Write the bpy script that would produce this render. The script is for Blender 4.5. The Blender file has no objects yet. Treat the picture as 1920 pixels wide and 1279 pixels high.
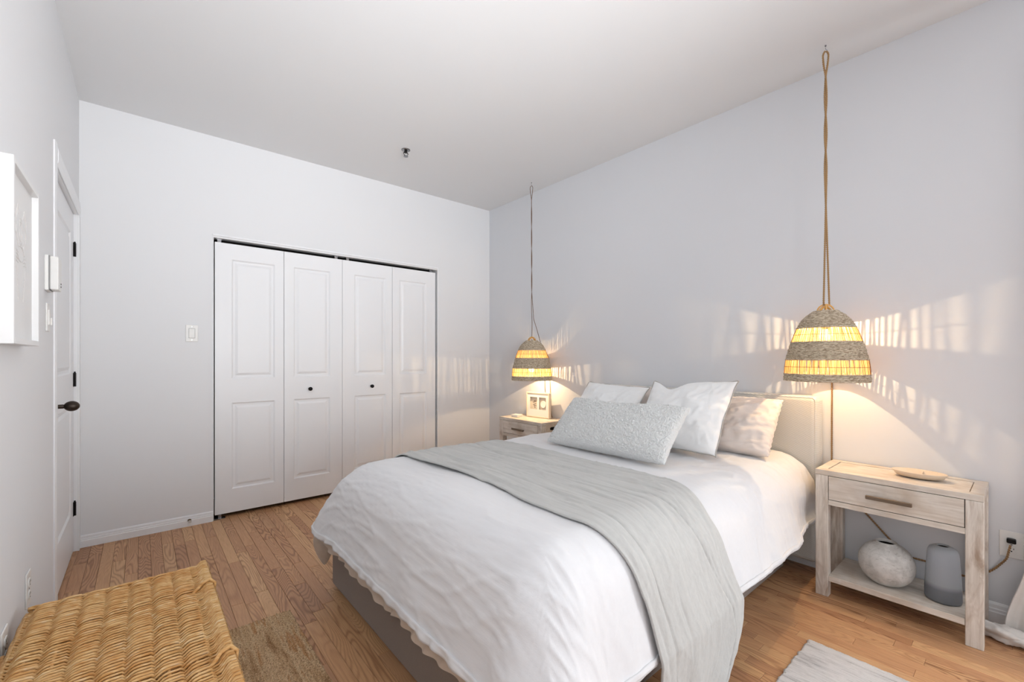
import bpy, math, random
import numpy as np
from mathutils import Vector, Matrix

random.seed(7)
SC = bpy.context.scene
COL = SC.collection
PI = math.pi
R_ = math.radians

# ------------------------------------------------------------------ room numbers (metres)
W, D, H = 3.243, 3.867, 2.8215        # headboard wall x, closet wall y, ceiling z
Y0 = -2.3                             # rear of the room, behind the photographer
CAMX = 0.30

# ------------------------------------------------------------------ camera
cam_d = bpy.data.cameras.new('camera')
cam = bpy.data.objects.new('camera', cam_d); COL.objects.link(cam)
cam.location = (CAMX, 0, 1.2)
cam.rotation_euler = (R_(90), 0, R_(-40.23))
cam_d.sensor_width = 36
cam_d.lens = 821.16 / 1920 * 36
cam_d.shift_y = (670.02 - 639.5) / 1920
cam_d.clip_start = 0.02
SC.camera = cam

# ------------------------------------------------------------------ world, lights, exposure
wd = bpy.data.worlds.new('world'); SC.world = wd; wd.use_nodes = True
bg = wd.node_tree.nodes['Background']
bg.inputs[0].default_value = (0.86, 0.93, 1.0, 1); bg.inputs[1].default_value = 1.0
SC.view_settings.view_transform = 'Standard'; SC.view_settings.look = 'None'
SC.view_settings.gamma = 1; SC.view_settings.use_curve_mapping = False
SC.view_settings.exposure = 0.0

def area(name, loc, rot, sx, sy, power, col):
    l = bpy.data.lights.new(name, 'AREA'); l.shape = 'RECTANGLE'; l.size = sx; l.size_y = sy
    l.energy = power; l.color = col
    o = bpy.data.objects.new(name, l); COL.objects.link(o); o.location = loc; o.rotation_euler = rot
    return o
# daylight through the window beside the bed (headboard wall, behind the photographer's right)
area('daylight_side_window', (W + 0.10, -1.17, 1.42), (0, R_(90), 0), 2.0, 1.5, 116, (0.965, 0.982, 1.0))
# unseen fill light added outside the rear glass doors, which are added too
area('added_fill_rear', (1.62, Y0 - 0.09, 1.22), (R_(90), 0, 0), 2.7, 2.2, 6, (0.935, 0.965, 1.0))
# unseen fill lights added behind the camera to brighten the ceiling and far corner
def aimed(name, loc, target, size, spread, power):
    o = area(name, loc, (0, 0, 0), size, size, power, (0.955, 0.976, 1.0))
    o.rotation_euler = (Vector(target) - Vector(loc)).to_track_quat('-Z', 'Y').to_euler(); o.data.spread = R_(spread)
aimed('added_fill_light', (0.75, -0.7, 1.3), (0.85, 2.1, 2.86), 0.8, 92, 18.5)
aimed('added_fill_corner', (0.5, -1.2, 1.5), (2.9, 3.3, 2.5), 0.8, 70, 4.6)
aimed('added_fill_ceiling', (1.2, -1.4, 1.0), (1.6, 3.4, 2.82), 0.8, 60, 3.7)

# ------------------------------------------------------------------ numpy noise
_rng = np.random.RandomState(3)
_perm = _rng.permutation(512); _perm = np.concatenate([_perm, _perm, _perm])
_g = _rng.rand(512) * 2 * PI
_gx, _gy = np.cos(_g), np.sin(_g)
def pn(x, y, s=0):
    x = np.asarray(x, float) + s * 17.31; y = np.asarray(y, float) + s * 9.77
    xi = np.floor(x).astype(int); yi = np.floor(y).astype(int)
    xf = x - xi; yf = y - yi
    u = xf * xf * xf * (xf * (xf * 6 - 15) + 10); v = yf * yf * yf * (yf * (yf * 6 - 15) + 10)
    def gr(ix, iy, fx, fy):
        h = _perm[(_perm[ix & 511] + iy) & 511]
        return _gx[h] * fx + _gy[h] * fy
    a = gr(xi, yi, xf, yf); b = gr(xi + 1, yi, xf - 1, yf)
    c = gr(xi, yi + 1, xf, yf - 1); d = gr(xi + 1, yi + 1, xf - 1, yf - 1)
    return ((a + (b - a) * u) * (1 - v) + (c + (d - c) * u) * v) * 1.5
def ridge(x, y, s=0, p=5):
    return np.clip(1 - np.abs(pn(x, y, s)) * 1.3, 0, 1) ** p
def sstep(a, b, x):
    t = np.clip((np.asarray(x, float) - a) / (b - a), 0, 1); return t * t * (3 - 2 * t)

# ------------------------------------------------------------------ mesh collector
class MB:
    def __init__(s): s.v = []; s.f = []; s.n = 0
    def add(s, v, f):
        v = np.asarray(v, float).reshape(-1, 3)
        f = [tuple(int(i) + s.n for i in q) for q in f] if not isinstance(f, np.ndarray) else [tuple(q) for q in (f + s.n).tolist()]
        s.v.append(v); s.f += f; s.n += len(v); return s
    def box(s, x0, x1, y0, y1, z0, z1, ch=0.0):
        if ch <= 0:
            v = [(x, y, z) for x in (x0, x1) for y in (y0, y1) for z in (z0, z1)]
            f = [(0, 1, 3, 2), (4, 6, 7, 5), (0, 4, 5, 1), (2, 3, 7, 6), (0, 2, 6, 4), (1, 5, 7, 3)]
            return s.add(v, f)
        # chamfered box
        v = []; c = ch
        for (X, sx) in ((x0, 1), (x1, -1)):
            for (Y, sy) in ((y0, 1), (y1, -1)):
                for (Z, sz) in ((z0, 1), (z1, -1)):
                    v += [(X, Y + sy * c, Z + sz * c), (X + sx * c, Y, Z + sz * c), (X + sx * c, Y + sy * c, Z)]
        def I(i, j, k, a): return (i * 4 + j * 2 + k) * 3 + a
        f = []
        f.append((I(0,0,0,0), I(0,0,1,0), I(0,1,1,0), I(0,1,0,0)))
        f.append((I(1,0,0,0), I(1,1,0,0), I(1,1,1,0), I(1,0,1,0)))
        f.append((I(0,0,0,1), I(1,0,0,1), I(1,0,1,1), I(0,0,1,1)))
        f.append((I(0,1,0,1), I(0,1,1,1), I(1,1,1,1), I(1,1,0,1)))
        f.append((I(0,0,0,2), I(0,1,0,2), I(1,1,0,2), I(1,0,0,2)))
        f.append((I(0,0,1,2), I(1,0,1,2), I(1,1,1,2), I(0,1,1,2)))
        for j in (0, 1):
            for k in (0, 1):
                f.append((I(0,j,k,1), I(1,j,k,1), I(1,j,k,2), I(0,j,k,2)))
        for i in (0, 1):
            for k in (0, 1):
                f.append((I(i,0,k,0), I(i,1,k,0), I(i,1,k,2), I(i,0,k,2)))
        for i in (0, 1):
            for j in (0, 1):
                f.append((I(i,j,0,0), I(i,j,1,0), I(i,j,1,1), I(i,j,0,1)))
        for i in (0, 1):
            for j in (0, 1):
                for k in (0, 1):
                    f.append((I(i,j,k,0), I(i,j,k,1), I(i,j,k,2)))
        return s.add(v, f)
    def grid(s, P, closed_u=False, closed_v=False):
        nu, nv = P.shape[:2]
        i = np.arange(nu if closed_u else nu - 1); j = np.arange(nv if closed_v else nv - 1)
        I, J = np.meshgrid(i, j, indexing='ij'); I = I.ravel(); J = J.ravel()
        I1 = (I + 1) % nu; J1 = (J + 1) % nv
        f = np.stack([I * nv + J, I1 * nv + J, I1 * nv + J1, I * nv + J1], 1)
        return s.add(P.reshape(-1, 3), f)
    def tube(s, path, rad, k=6, closed=False, cap=True):
        p = np.asarray(path, float); n = len(p)
        rad = np.broadcast_to(np.asarray(rad, float), (n,))
        t = np.roll(p, -1, 0) - np.roll(p, 1, 0)
        if not closed: t[0] = p[1] - p[0]; t[-1] = p[-1] - p[-2]
        t /= np.linalg.norm(t, axis=1)[:, None] + 1e-12
        up = np.array([0, 0, 1.0]) if abs(t[:, 2]).mean() < 0.8 else np.array([0.0, 1, 0])
        a = np.cross(t, up); a /= np.linalg.norm(a, axis=1)[:, None] + 1e-9
        b = np.cross(a, t)
        th = np.arange(k) / k * 2 * PI
        P = p[:, None, :] + rad[:, None, None] * (np.cos(th)[None, :, None] * a[:, None, :] + np.sin(th)[None, :, None] * b[:, None, :])
        base = s.n
        s.grid(P, closed_u=closed, closed_v=True)
        if cap and not closed:
            s.f.append(tuple(base + i for i in range(k))); s.f.append(tuple(base + (n - 1) * k + i for i in reversed(range(k))))
        return s
    def lathe(s, prof, k=48, c=(0, 0)):
        th = np.arange(k) / k * 2 * PI
        P = np.array([[(c[0] + r * math.cos(a), c[1] + r * math.sin(a), z) for a in th] for r, z in prof])
        return s.grid(P, closed_v=True)
    def build(s, name, mat, parent=None, smooth=False, loc=None, origin=None, fixn=True):
        v = np.concatenate(s.v) if s.v else np.zeros((0, 3))
        if origin is not None: v = v - np.array(origin, float)
        me = bpy.data.meshes.new(name)
        me.from_pydata(v.tolist(), [], s.f)
        if fixn:
            import bmesh
            bm = bmesh.new(); bm.from_mesh(me); bmesh.ops.recalc_face_normals(bm, faces=bm.faces); bm.to_mesh(me); bm.free()
        if smooth: me.polygons.foreach_set('use_smooth', [True] * len(me.polygons))
        me.materials.append(mat)
        o = bpy.data.objects.new(name, me); COL.objects.link(o)
        if origin is not None: o.location = origin
        if loc is not None: o.location = loc
        if parent is not None: o.parent = parent
        return o

def empty(name, label, cat, loc=(0, 0, 0), rz=0, group=None, kind=None):
    o = bpy.data.objects.new(name, None); COL.objects.link(o); o.location = loc; o.rotation_euler = (0, 0, rz)
    o.empty_display_size = 0.05
    return tag(o, label, cat, group, kind)
def tag(o, label=None, cat=None, group=None, kind=None):
    if label: o['label'] = label
    if cat: o['category'] = cat
    if group: o['group'] = group
    if kind: o['kind'] = kind
    return o
def struct(o, label=None): o['kind'] = 'structure'; 
def bevel(o, w, n=2):
    m = o.modifiers.new('bevel', 'BEVEL'); m.width = w; m.segments = n; m.limit_method = 'ANGLE'; return o

# ------------------------------------------------------------------ materials
def sr(r, g, b):
    return tuple(((c / 255) / 12.92 if c / 255 <= 0.04045 else ((c / 255 + 0.055) / 1.055) ** 2.4) for c in (r, g, b)) + (1,)
class NT:
    def __init__(s, name, rough=0.6, spec=0.3):
        s.m = bpy.data.materials.new(name); s.m.use_nodes = True; s.t = s.m.node_tree; s.p = s.t.nodes['Principled BSDF']
        s.p.inputs['Roughness'].default_value = rough; s.p.inputs['Specular IOR Level'].default_value = spec
    def n(s, typ, **kw):
        nd = s.t.nodes.new(typ)
        for k, v in kw.items():
            if k.startswith('_'): setattr(nd, k[1:], v)
        return nd
    def set(s, sock, v):
        if hasattr(v, 'is_output') or isinstance(v, bpy.types.NodeSocket): s.t.links.new(v, sock)
        else: sock.default_value = v
    def coord(s, kind='Object', scale=(1, 1, 1), rand=False, rot=(0, 0, 0)):
        c = s.n('ShaderNodeTexCoord'); o = c.outputs[kind]
        if rand:
            oi = s.n('ShaderNodeObjectInfo'); mu = s.n('ShaderNodeMath'); mu.operation = 'MULTIPLY'; s.set(mu.inputs[0], oi.outputs['Random']); mu.inputs[1].default_value = 37.0
            ad = s.n('ShaderNodeVectorMath'); ad.operation = 'ADD'; s.set(ad.inputs[0], o); s.set(ad.inputs[1], mu.outputs[0]); o = ad.outputs[0]
        mp = s.n('ShaderNodeMapping'); s.set(mp.inputs['Vector'], o); mp.inputs['Scale'].default_value = scale; mp.inputs['Rotation'].default_value = rot
        return mp.outputs[0]
    def noise(s, vec, scale=5, detail=3, rough=0.5, dist=0.0):
        n = s.n('ShaderNodeTexNoise'); s.set(n.inputs['Vector'], vec); n.inputs['Scale'].default_value = scale
        n.inputs['Detail'].default_value = detail; n.inputs['Roughness'].default_value = rough; n.inputs['Distortion'].default_value = dist
        return n.outputs['Fac']
    def wave(s, vec, scale=5, dist=0, dscale=1, det=2, direction='X'):
        n = s.n('ShaderNodeTexWave'); s.set(n.inputs['Vector'], vec); n.inputs['Scale'].default_value = scale; n.inputs['Distortion'].default_value = dist
        n.inputs['Detail Scale'].default_value = dscale; n.inputs['Detail'].default_value = det; n.bands_direction = direction
        return n.outputs['Fac']
    def math(s, op, a, b=0.0, c=None):
        m = s.n('ShaderNodeMath'); m.operation = op; s.set(m.inputs[0], a); s.set(m.inputs[1], b)
        if c is not None: s.set(m.inputs[2], c)
        return m.outputs[0]
    def ramp(s, fac, stops, interp='LINEAR'):
        r = s.n('ShaderNodeValToRGB'); s.set(r.inputs[0], fac); cr = r.color_ramp; cr.interpolation = interp
        while len(cr.elements) > 1: cr.elements.remove(cr.elements[0])
        cr.elements[0].position = stops[0][0]; cr.elements[0].color = stops[0][1]
        for p, c in stops[1:]:
            e = cr.elements.new(p); e.color = c
        return r.outputs[0]
    def mix(s, fac, a, b, mode='MIX'):
        m = s.n('ShaderNodeMix'); m.data_type = 'RGBA'; m.blend_type = mode
        s.set(m.inputs['Factor'], fac); s.set(m.inputs['A'], a); s.set(m.inputs['B'], b)
        return [o for o in m.outputs if o.type == 'RGBA'][0]
    def color(s, v): s.set(s.p.inputs['Base Color'], v); return s
    def bump(s, h, strength=0.3, dist=0.002):
        b = s.n('ShaderNodeBump'); b.inputs['Strength'].default_value = strength; b.inputs['Distance'].default_value = dist
        s.set(b.inputs['Height'], h); s.t.links.new(b.outputs[0], s.p.inputs['Normal']); return s

def paint(name, c, rough=0.6, spec=0.25, bs=0.08):
    n = NT(name, rough, spec); v = n.coord('Object')
    n.color(n.mix(n.noise(v, 1.3, 2), tuple(x * 0.985 for x in c[:3]) + (1,), c)).bump(n.noise(v, 220, 3), bs, 0.0006); return n.m
def plain(name, c, rough=0.5, spec=0.3, metal=0):
    n = NT(name, rough, spec); n.p.inputs['Metallic'].default_value = metal
    v = n.coord('Object'); n.color(n.mix(n.noise(v, 30, 2), tuple(x * 0.92 for x in c[:3]) + (1,), c)); return n.m

M = {}
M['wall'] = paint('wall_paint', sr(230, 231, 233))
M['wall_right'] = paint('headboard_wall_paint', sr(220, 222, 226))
M['ceil'] = paint('ceiling_paint', sr(229, 230, 231))
M['trim'] = paint('trim_gloss_white', sr(238, 239, 241), 0.35, 0.4, 0.02)
M['plastic'] = plain('white_plastic', sr(236, 235, 232), 0.35, 0.4)
M['black'] = plain('black_metal', sr(28, 26, 26), 0.4, 0.4, 0.6)
M['bronze'] = plain('dark_bronze', sr(62, 52, 46), 0.38, 0.5, 0.7)
M['void'] = plain('closet_shadow_board', sr(70, 68, 66), 0.9, 0.1)
M['brass'] = plain('aged_bronze_bar', sr(122, 106, 90), 0.4, 0.5, 0.6)
M['steel'] = plain('chrome_steel', sr(150, 150, 152), 0.25, 0.5, 0.9)
M['gap'] = plain('subfloor', sr(46, 30, 20), 0.9, 0.1)

def m_floor():
    n = NT('oak_floor', 0.42, 0.35)
    oi = n.n('ShaderNodeObjectInfo'); rnd = oi.outputs['Random']
    v = n.coord('Object', (1, 1, 1), True)
    mp = n.n('ShaderNodeMapping'); n.set(mp.inputs['Vector'], v); mp.inputs['Scale'].default_value = (9, 1.15, 1)
    field = n.noise(mp.outputs[0], 1.0, 1.5, 0.45, 0.35)
    r2 = n.math('FRACT', n.math('MULTIPLY', rnd, 13.7))
    freq = n.math('MULTIPLY_ADD', r2, 170.0, 110.0)
    ring = n.math('SINE', n.math('MULTIPLY', field, freq))
    ring = n.math('MULTIPLY_ADD', ring, 0.5, 0.5)
    ring = n.math('POWER', ring, 2.4)
    pore = n.coord('Object', (420, 9, 1), True)
    pf = n.noise(pore, 1, 3, 0.6)
    base = n.ramp(n.math('FRACT', n.math('MULTIPLY', rnd, 7.31)), [(0, sr(190, 143, 106)), (0.3, sr(199, 152, 112)), (0.62, sr(206, 160, 118)), (0.85, sr(214, 171, 127)), (1, sr(182, 136, 102))])
    dark = n.mix(1.0, base, sr(176, 152, 136), 'MULTIPLY')
    rs = n.math('FRACT', n.math('MULTIPLY', rnd, 3.17))
    amt = n.math('MULTIPLY', ring, n.math('MULTIPLY_ADD', n.math('POWER', rs, 1.4), 0.72, 0.14))
    c = n.mix(amt, base, dark)
    c = n.mix(n.math('MULTIPLY', n.ramp(pf, [(0.45, (0, 0, 0, 1)), (0.7, (1, 1, 1, 1))]), 0.3), c, n.mix(1.0, c, sr(170, 150, 138), 'MULTIPLY'))
    n.color(c).bump(n.math('ADD', ring, pf), 0.12, 0.0008)
    n.set(n.p.inputs['Roughness'], n.math('MULTIPLY_ADD', pf, 0.2, 0.30))
    return n.m
M['floor'] = m_floor()

def m_whitewash():
    n = NT('whitewashed_wood', 0.6, 0.25)
    v = n.coord('Object', (1, 1, 1), True)
    mp = n.n('ShaderNodeMapping'); n.set(mp.inputs['Vector'], v); mp.inputs['Scale'].default_value = (6, 6, 6)
    # grain runs along the longer side: object space generated stretch supplied by part rotation
    g = n.noise(mp.outputs[0], 1.0, 4, 0.55, 0.8)
    st = n.coord('Object', (60, 5, 60), True); s1 = n.noise(st, 1, 4, 0.65, 0.5)
    blot = n.noise(v, 4.5, 3, 0.6, 0.6)
    c = n.ramp(s1, [(0.25, sr(196, 184, 170)), (0.5, sr(220, 211, 200)), (0.75, sr(234, 228, 220))])
    c = n.mix(n.ramp(blot, [(0.45, (0, 0, 0, 1)), (0.72, (0.7, 0.7, 0.7, 1))]), c, sr(192, 172, 150))
    c = n.mix(n.math('MULTIPLY', n.ramp(g, [(0.4, (0, 0, 0, 1)), (0.6, (1, 1, 1, 1))]), 0.18), c, sr(150, 140, 132))
    n.color(c).bump(s1, 0.25, 0.0012); return n.m
def m_whitewash_v():
    n = NT('whitewashed_wood_upright', 0.6, 0.25)
    v = n.coord('Object', (1, 1, 1), True)
    st = n.coord('Object', (60, 60, 5), True); s1 = n.noise(st, 1, 4, 0.65, 0.5)
    blot = n.noise(n.coord('Object', (9, 9, 3), True), 1.5, 4, 0.65, 0.8)
    c = n.ramp(s1, [(0.25, sr(190, 180, 168)), (0.5, sr(218, 210, 200)), (0.75, sr(232, 226, 218))])
    c = n.mix(n.ramp(blot, [(0.48, (0, 0, 0, 1)), (0.7, (0.8, 0.8, 0.8, 1))]), c, sr(152, 128, 106))
    n.color(c).bump(s1, 0.25, 0.0012); return n.m
M['wood'] = m_whitewash(); M['woodv'] = m_whitewash_v()

def m_cloth(name, c1, c2, weave=900, bs=0.35, sheen=0.3, rough=0.9, slub=(60, 6, 60)):
    n = NT(name, rough, 0.1); v = n.coord('Object')
    a = n.noise(n.coord('Object', (420, 40, 420)), 1, 2, 0.6); b = n.noise(n.coord('Object', (40, 420, 60)), 1, 2, 0.6)
    sl = n.noise(n.coord('Object', slub), 1, 3, 0.6)
    big = n.noise(v, 3, 3)
    n.color(n.mix(n.math('MULTIPLY_ADD', sl, 0.6, n.math('MULTIPLY', big, 0.4)), c1, c2))
    n.bump(n.math('ADD', n.math('ADD', a, b), n.math('MULTIPLY', sl, 3)), bs, 0.0006)
    n.p.inputs['Sheen Weight'].default_value = sheen
    return n.m
M['duvet'] = m_cloth('white_linen', sr(218, 218, 220), sr(228, 228, 230), 1500, 0.3)
M['lining'] = m_cloth('beige_lining', sr(196, 180, 164), sr(212, 198, 184), 1200, 0.3)
M['throw'] = m_cloth('grey_linen_throw', sr(172, 172, 170), sr(206, 206, 203), 1300, 0.6, 0.2, 0.9, (110, 3.5, 60))
M['pwhite'] = m_cloth('white_pillow_linen', sr(234, 235, 236), sr(243, 244, 244), 1500, 0.3)
M['pbeige'] = m_cloth('beige_pillow_cotton', sr(216, 206, 200), sr(228, 219, 213), 1500, 0.4, 0.2, 0.9, (12, 12, 12))
M['piping'] = m_cloth('pillow_piping', sr(170, 166, 160), sr(190, 186, 180), 2000, 0.3)
M['curtain'] = m_cloth('curtain_linen', sr(206, 200, 194), sr(222, 217, 212), 1200, 0.4)
M['matt'] = m_cloth('mattress_ticking', sr(225, 223, 220), sr(232, 230, 228))
def m_base():
    n = NT('bed_base_fabric', 0.95, 0.1); v = n.coord('Object')
    a = n.noise(n.coord('Object', (1, 700, 120)), 1, 2); b = n.noise(n.coord('Object', (1, 120, 900)), 1, 2)
    n.color(n.mix(n.math('MULTIPLY', n.math('ADD', a, b), 0.5), sr(128, 118, 112), sr(160, 150, 143))).bump(n.math('ADD', a, b), 0.5, 0.001)
    n.p.inputs['Sheen Weight'].default_value = 0.2; return n.m
M['base'] = m_base()
def m_headboard():
    n = NT('ribbed_headboard_fabric', 0.9, 0.1)
    v = n.coord('Object', (1, 1, 1), False, (R_(-24), 0, 0))
    w = n.wave(v, 34, 2.6, 1.2, 2, 'Z')
    n.color(n.mix(w, sr(194, 194, 190), sr(208, 208, 204))).bump(w, 0.3, 0.0012)
    n.p.inputs['Sheen Weight'].default_value = 0.3; return n.m
M['head'] = m_headboard()
def m_boucle():
    n = NT('boucle_fabric', 0.95, 0.08); v = n.coord('Object')
    vo = n.n('ShaderNodeTexVoronoi'); n.set(vo.inputs['Vector'], v); vo.inputs['Scale'].default_value = 170
    nz = n.noise(v, 120, 3, 0.6, 1.5)
    n.color(n.mix(nz, sr(204, 206, 205), sr(236, 237, 236))).bump(n.math('SUBTRACT', nz, vo.outputs['Distance']), 0.7, 0.004)
    n.p.inputs['Sheen Weight'].default_value = 0.5; return n.m
M['boucle'] = m_boucle()
def m_wicker():
    n = NT('willow_cane', 0.5, 0.35); v = n.coord('Object', (7, 130, 60))
    f = n.noise(v, 1, 3, 0.6, 0.4)
    b = n.noise(n.coord('Object'), 7, 3, 0.6)
    c = n.ramp(f, [(0.2, sr(140, 92, 46)), (0.40, sr(200, 150, 88)), (0.6, sr(226, 188, 132)), (0.78, sr(240, 220, 186))])
    n.color(n.mix(n.ramp(b, [(0.4, (0, 0, 0, 1)), (0.7, (0.55, 0.55, 0.55, 1))]), c, sr(196, 132, 62))).bump(f, 0.3, 0.001); return n.m
M['wicker'] = m_wicker()
M['wicker_dark'] = plain('inside_of_basket_shadow_cane', sr(120, 78, 40), 0.7, 0.2)
def m_jute():
    n = NT('jute_yarn', 0.95, 0.08)
    v = n.coord('Object')
    st = n.noise(n.coord('Object', (26, 3.0, 1)), 1, 3, 0.6, 0.3)
    kn = n.noise(n.coord('Object', (150, 260, 1)), 1, 3, 0.75)
    c = n.ramp(st, [(0.3, sr(160, 122, 86)), (0.42, sr(204, 170, 130)), (0.55, sr(218, 188, 150)), (0.63, sr(194, 146, 100)), (0.72, sr(214, 186, 150))])
    n.color(n.mix(n.ramp(kn, [(0.3, (1, 1, 1, 1)), (0.55, (0, 0, 0, 1))]), n.mix(n.ramp(kn, [(0.55, (0, 0, 0, 1)), (0.8, (0.7, 0.7, 0.7, 1))]), c, sr(236, 214, 184)), sr(96, 68, 44))).bump(kn, 0.5, 0.003); return n.m
M['jute'] = m_jute()
def m_lrug():
    n = NT('pale_grey_rug_yarn', 0.95, 0.08)
    st = n.noise(n.coord('Object', (42, 5, 1)), 1, 4, 0.7, 0.4)
    kn = n.noise(n.coord('Object', (400, 500, 1)), 1, 2, 0.7)
    c = n.ramp(st, [(0.30, sr(122, 120, 122)), (0.42, sr(182, 180, 181)), (0.55, sr(206, 204, 204)), (0.66, sr(176, 174, 175)), (0.75, sr(212, 210, 210))])
    n.color(n.mix(n.math('MULTIPLY', kn, 0.5), c, sr(226, 224, 222))).bump(kn, 0.6, 0.002); return n.m
M['lrug'] = m_lrug()
def m_grass():
    n = NT('seagrass_twine', 0.8, 0.15)
    f = n.noise(n.coord('Object', (60, 60, 260)), 1, 3, 0.7, 0.6)
    n.color(n.ramp(f, [(0.32, sr(128, 108, 86)), (0.48, sr(182, 166, 144)), (0.62, sr(220, 206, 184))])).bump(f, 0.4, 0.001); return n.m
M['grass'] = m_grass()
def m_cane():
    n = NT('translucent_cane_strip', 0.6, 0.2)
    n.p.inputs['Base Color'].default_value = sr(238, 214, 172)
    tr = n.n('ShaderNodeBsdfTranslucent'); tr.inputs[0].default_value = sr(248, 224, 174)
    mx = n.n('ShaderNodeMixShader'); mx.inputs[0].default_value = 0.55
    out = n.t.nodes['Material Output']
    n.t.links.new(n.p.outputs[0], mx.inputs[1]); n.t.links.new(tr.outputs[0], mx.inputs[2]); n.t.links.new(mx.outputs[0], out.inputs[0])
    return n.m
M['cane'] = m_cane()
M['rope'] = plain('hemp_rope', sr(176, 142, 102), 0.85, 0.1)
M['twine'] = plain('brown_fabric_cord', sr(120, 92, 72), 0.85, 0.1)
M['cordbrown'] = plain('plug_cord', sr(170, 136, 102), 0.85, 0.1)
M['orange'] = plain('cane_handle', sr(226, 176, 104), 0.5, 0.3)
def m_glow(name, col, st, tr=0.0):
    m = bpy.data.materials.new(name); m.use_nodes = True; t = m.node_tree; t.nodes.clear()
    e = t.nodes.new('ShaderNodeEmission'); e.inputs[0].default_value = col; e.inputs[1].default_value = st
    o = t.nodes.new('ShaderNodeOutputMaterial')
    if tr > 0:
        b = t.nodes.new('ShaderNodeBsdfTransparent'); x = t.nodes.new('ShaderNodeMixShader'); x.inputs[0].default_value = tr
        t.links.new(e.outputs[0], x.inputs[1]); t.links.new(b.outputs[0], x.inputs[2]); t.links.new(x.outputs[0], o.inputs[0])
    else: t.links.new(e.outputs[0], o.inputs[0])
    return m
M['bulb'] = m_glow('glowing_bulb_glass', (1, 0.72, 0.36, 1), 9.0, 0.45)
M['filament'] = m_glow('hot_filament', (1, 0.78, 0.5, 1), 60.0)
def m_vase():
    n = NT('chalky_stoneware', 0.9, 0.1); v = n.coord('Object')
    a = n.noise(v, 14, 5, 0.65, 0.6); b = n.noise(n.coord('Object', (30, 30, 90)), 1, 4, 0.7, 1.0)
    c = n.ramp(a, [(0.32, sr(180, 178, 174)), (0.5, sr(206, 204, 200)), (0.65, sr(220, 218, 214))])
    n.color(n.mix(n.ramp(b, [(0.3, (0.7, 0.7, 0.7, 1)), (0.45, (0, 0, 0, 1))]), c, sr(160, 157, 152))).bump(n.math('ADD', a, b), 0.6, 0.003); return n.m
M['vase'] = m_vase()
def m_bottle():
    n = NT('blue_grey_glaze', 0.42, 0.35)
    c = n.n('ShaderNodeTexCoord'); sp = n.n('ShaderNodeSeparateXYZ'); n.set(sp.inputs[0], c.outputs['Object'])
    n.color(n.ramp(n.math('MULTIPLY', sp.outputs[2], 4.0), [(0.0, sr(108, 111, 116)), (0.24, sr(114, 118, 124)), (0.33, sr(156, 162, 168)), (0.8, sr(166, 172, 180)), (1, sr(172, 176, 180))])).bump(n.noise(c.outputs['Object'], 60, 3), 0.1, 0.001)
    return n.m
M['bottle'] = m_bottle()
M['dark'] = plain('dark_inside', sr(30, 28, 27), 0.9, 0.05)
M['dish'] = plain('bleached_wood_dish', sr(224, 206, 184), 0.6, 0.25)
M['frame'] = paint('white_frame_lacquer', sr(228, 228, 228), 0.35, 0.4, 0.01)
M['mat_board'] = paint('white_mat_board', sr(236, 236, 235), 0.8, 0.1, 0.02)
M['paper'] = paint('art_paper', sr(228, 228, 228), 0.8, 0.1, 0.05)
M['pencil'] = plain('pale_pencil_line', sr(205, 202, 200), 0.9, 0.05)
M['palewood'] = plain('pale_wood_frame', sr(232, 216, 196), 0.5, 0.3)
M['leafprint'] = plain('pressed_grey_leaf', sr(128, 116, 110), 0.9, 0.05)
M['sage'] = plain('pale_backing', sr(216, 210, 200), 0.9, 0.05)
M['doorgap'] = plain('dark_door_gap', sr(34, 32, 30), 0.9, 0.05)
def m_glass():
    m = bpy.data.materials.new('window_glass'); m.use_nodes = True; t = m.node_tree; t.nodes.clear()
    b = t.nodes.new('ShaderNodeBsdfTransparent'); g = t.nodes.new('ShaderNodeBsdfGlossy'); g.inputs['Roughness'].default_value = 0.02
    x = t.nodes.new('ShaderNodeMixShader'); x.inputs[0].default_value = 0.05; o = t.nodes.new('ShaderNodeOutputMaterial')
    t.links.new(b.outputs[0], x.inputs[1]); t.links.new(g.outputs[0], x.inputs[2]); t.links.new(x.outputs[0], o.inputs[0]); return m
M['glass'] = m_glass()

# ================================================================== SHELL
T = 0.14
CX0, CX1, CZ = 0.703, 2.585, 2.096            # closet opening
DY0, DY1, DZ = 2.90, 3.806, 2.085             # entry door opening (left wall)
# left wall with the door opening
m = MB()
m.box(-T, 0, Y0 - T, DY0, 0, H); m.box(-T, 0, DY0, DY1, DZ, H); m.box(-T, 0, DY1, D + T, 0, H)
struct(m.build('wall_left', M['wall']))
m = MB(); m.box(-T - 0.03, -T, DY0 - 0.1, DY1 + 0.06, 0, DZ + 0.1); struct(m.build('trim_1', M['trim']))
# closet wall
m = MB()
m.box(0, CX0, D, D + T, 0, H); m.box(CX1, W, D, D + T, 0, H); m.box(CX0, CX1, D, D + T, CZ, H)
struct(m.build('wall_back', M['wall']))
m = MB()   # closet interior
m.box(CX0 - 0.1, CX1 + 0.1, D + 0.62, D + 0.66, 0, CZ + 0.2); m.box(CX0 - 0.14, CX0 - 0.1, D + T, D + 0.66, 0, CZ + 0.2); m.box(CX1 + 0.1, CX1 + 0.14, D + T, D + 0.66, 0, CZ + 0.2)
m.box(CX0 - 0.14, CX1 + 0.14, D + T, D + 0.66, CZ + 0.2, CZ + 0.24)
struct(m.build('wall_closet_inside', M['void']))
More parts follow.
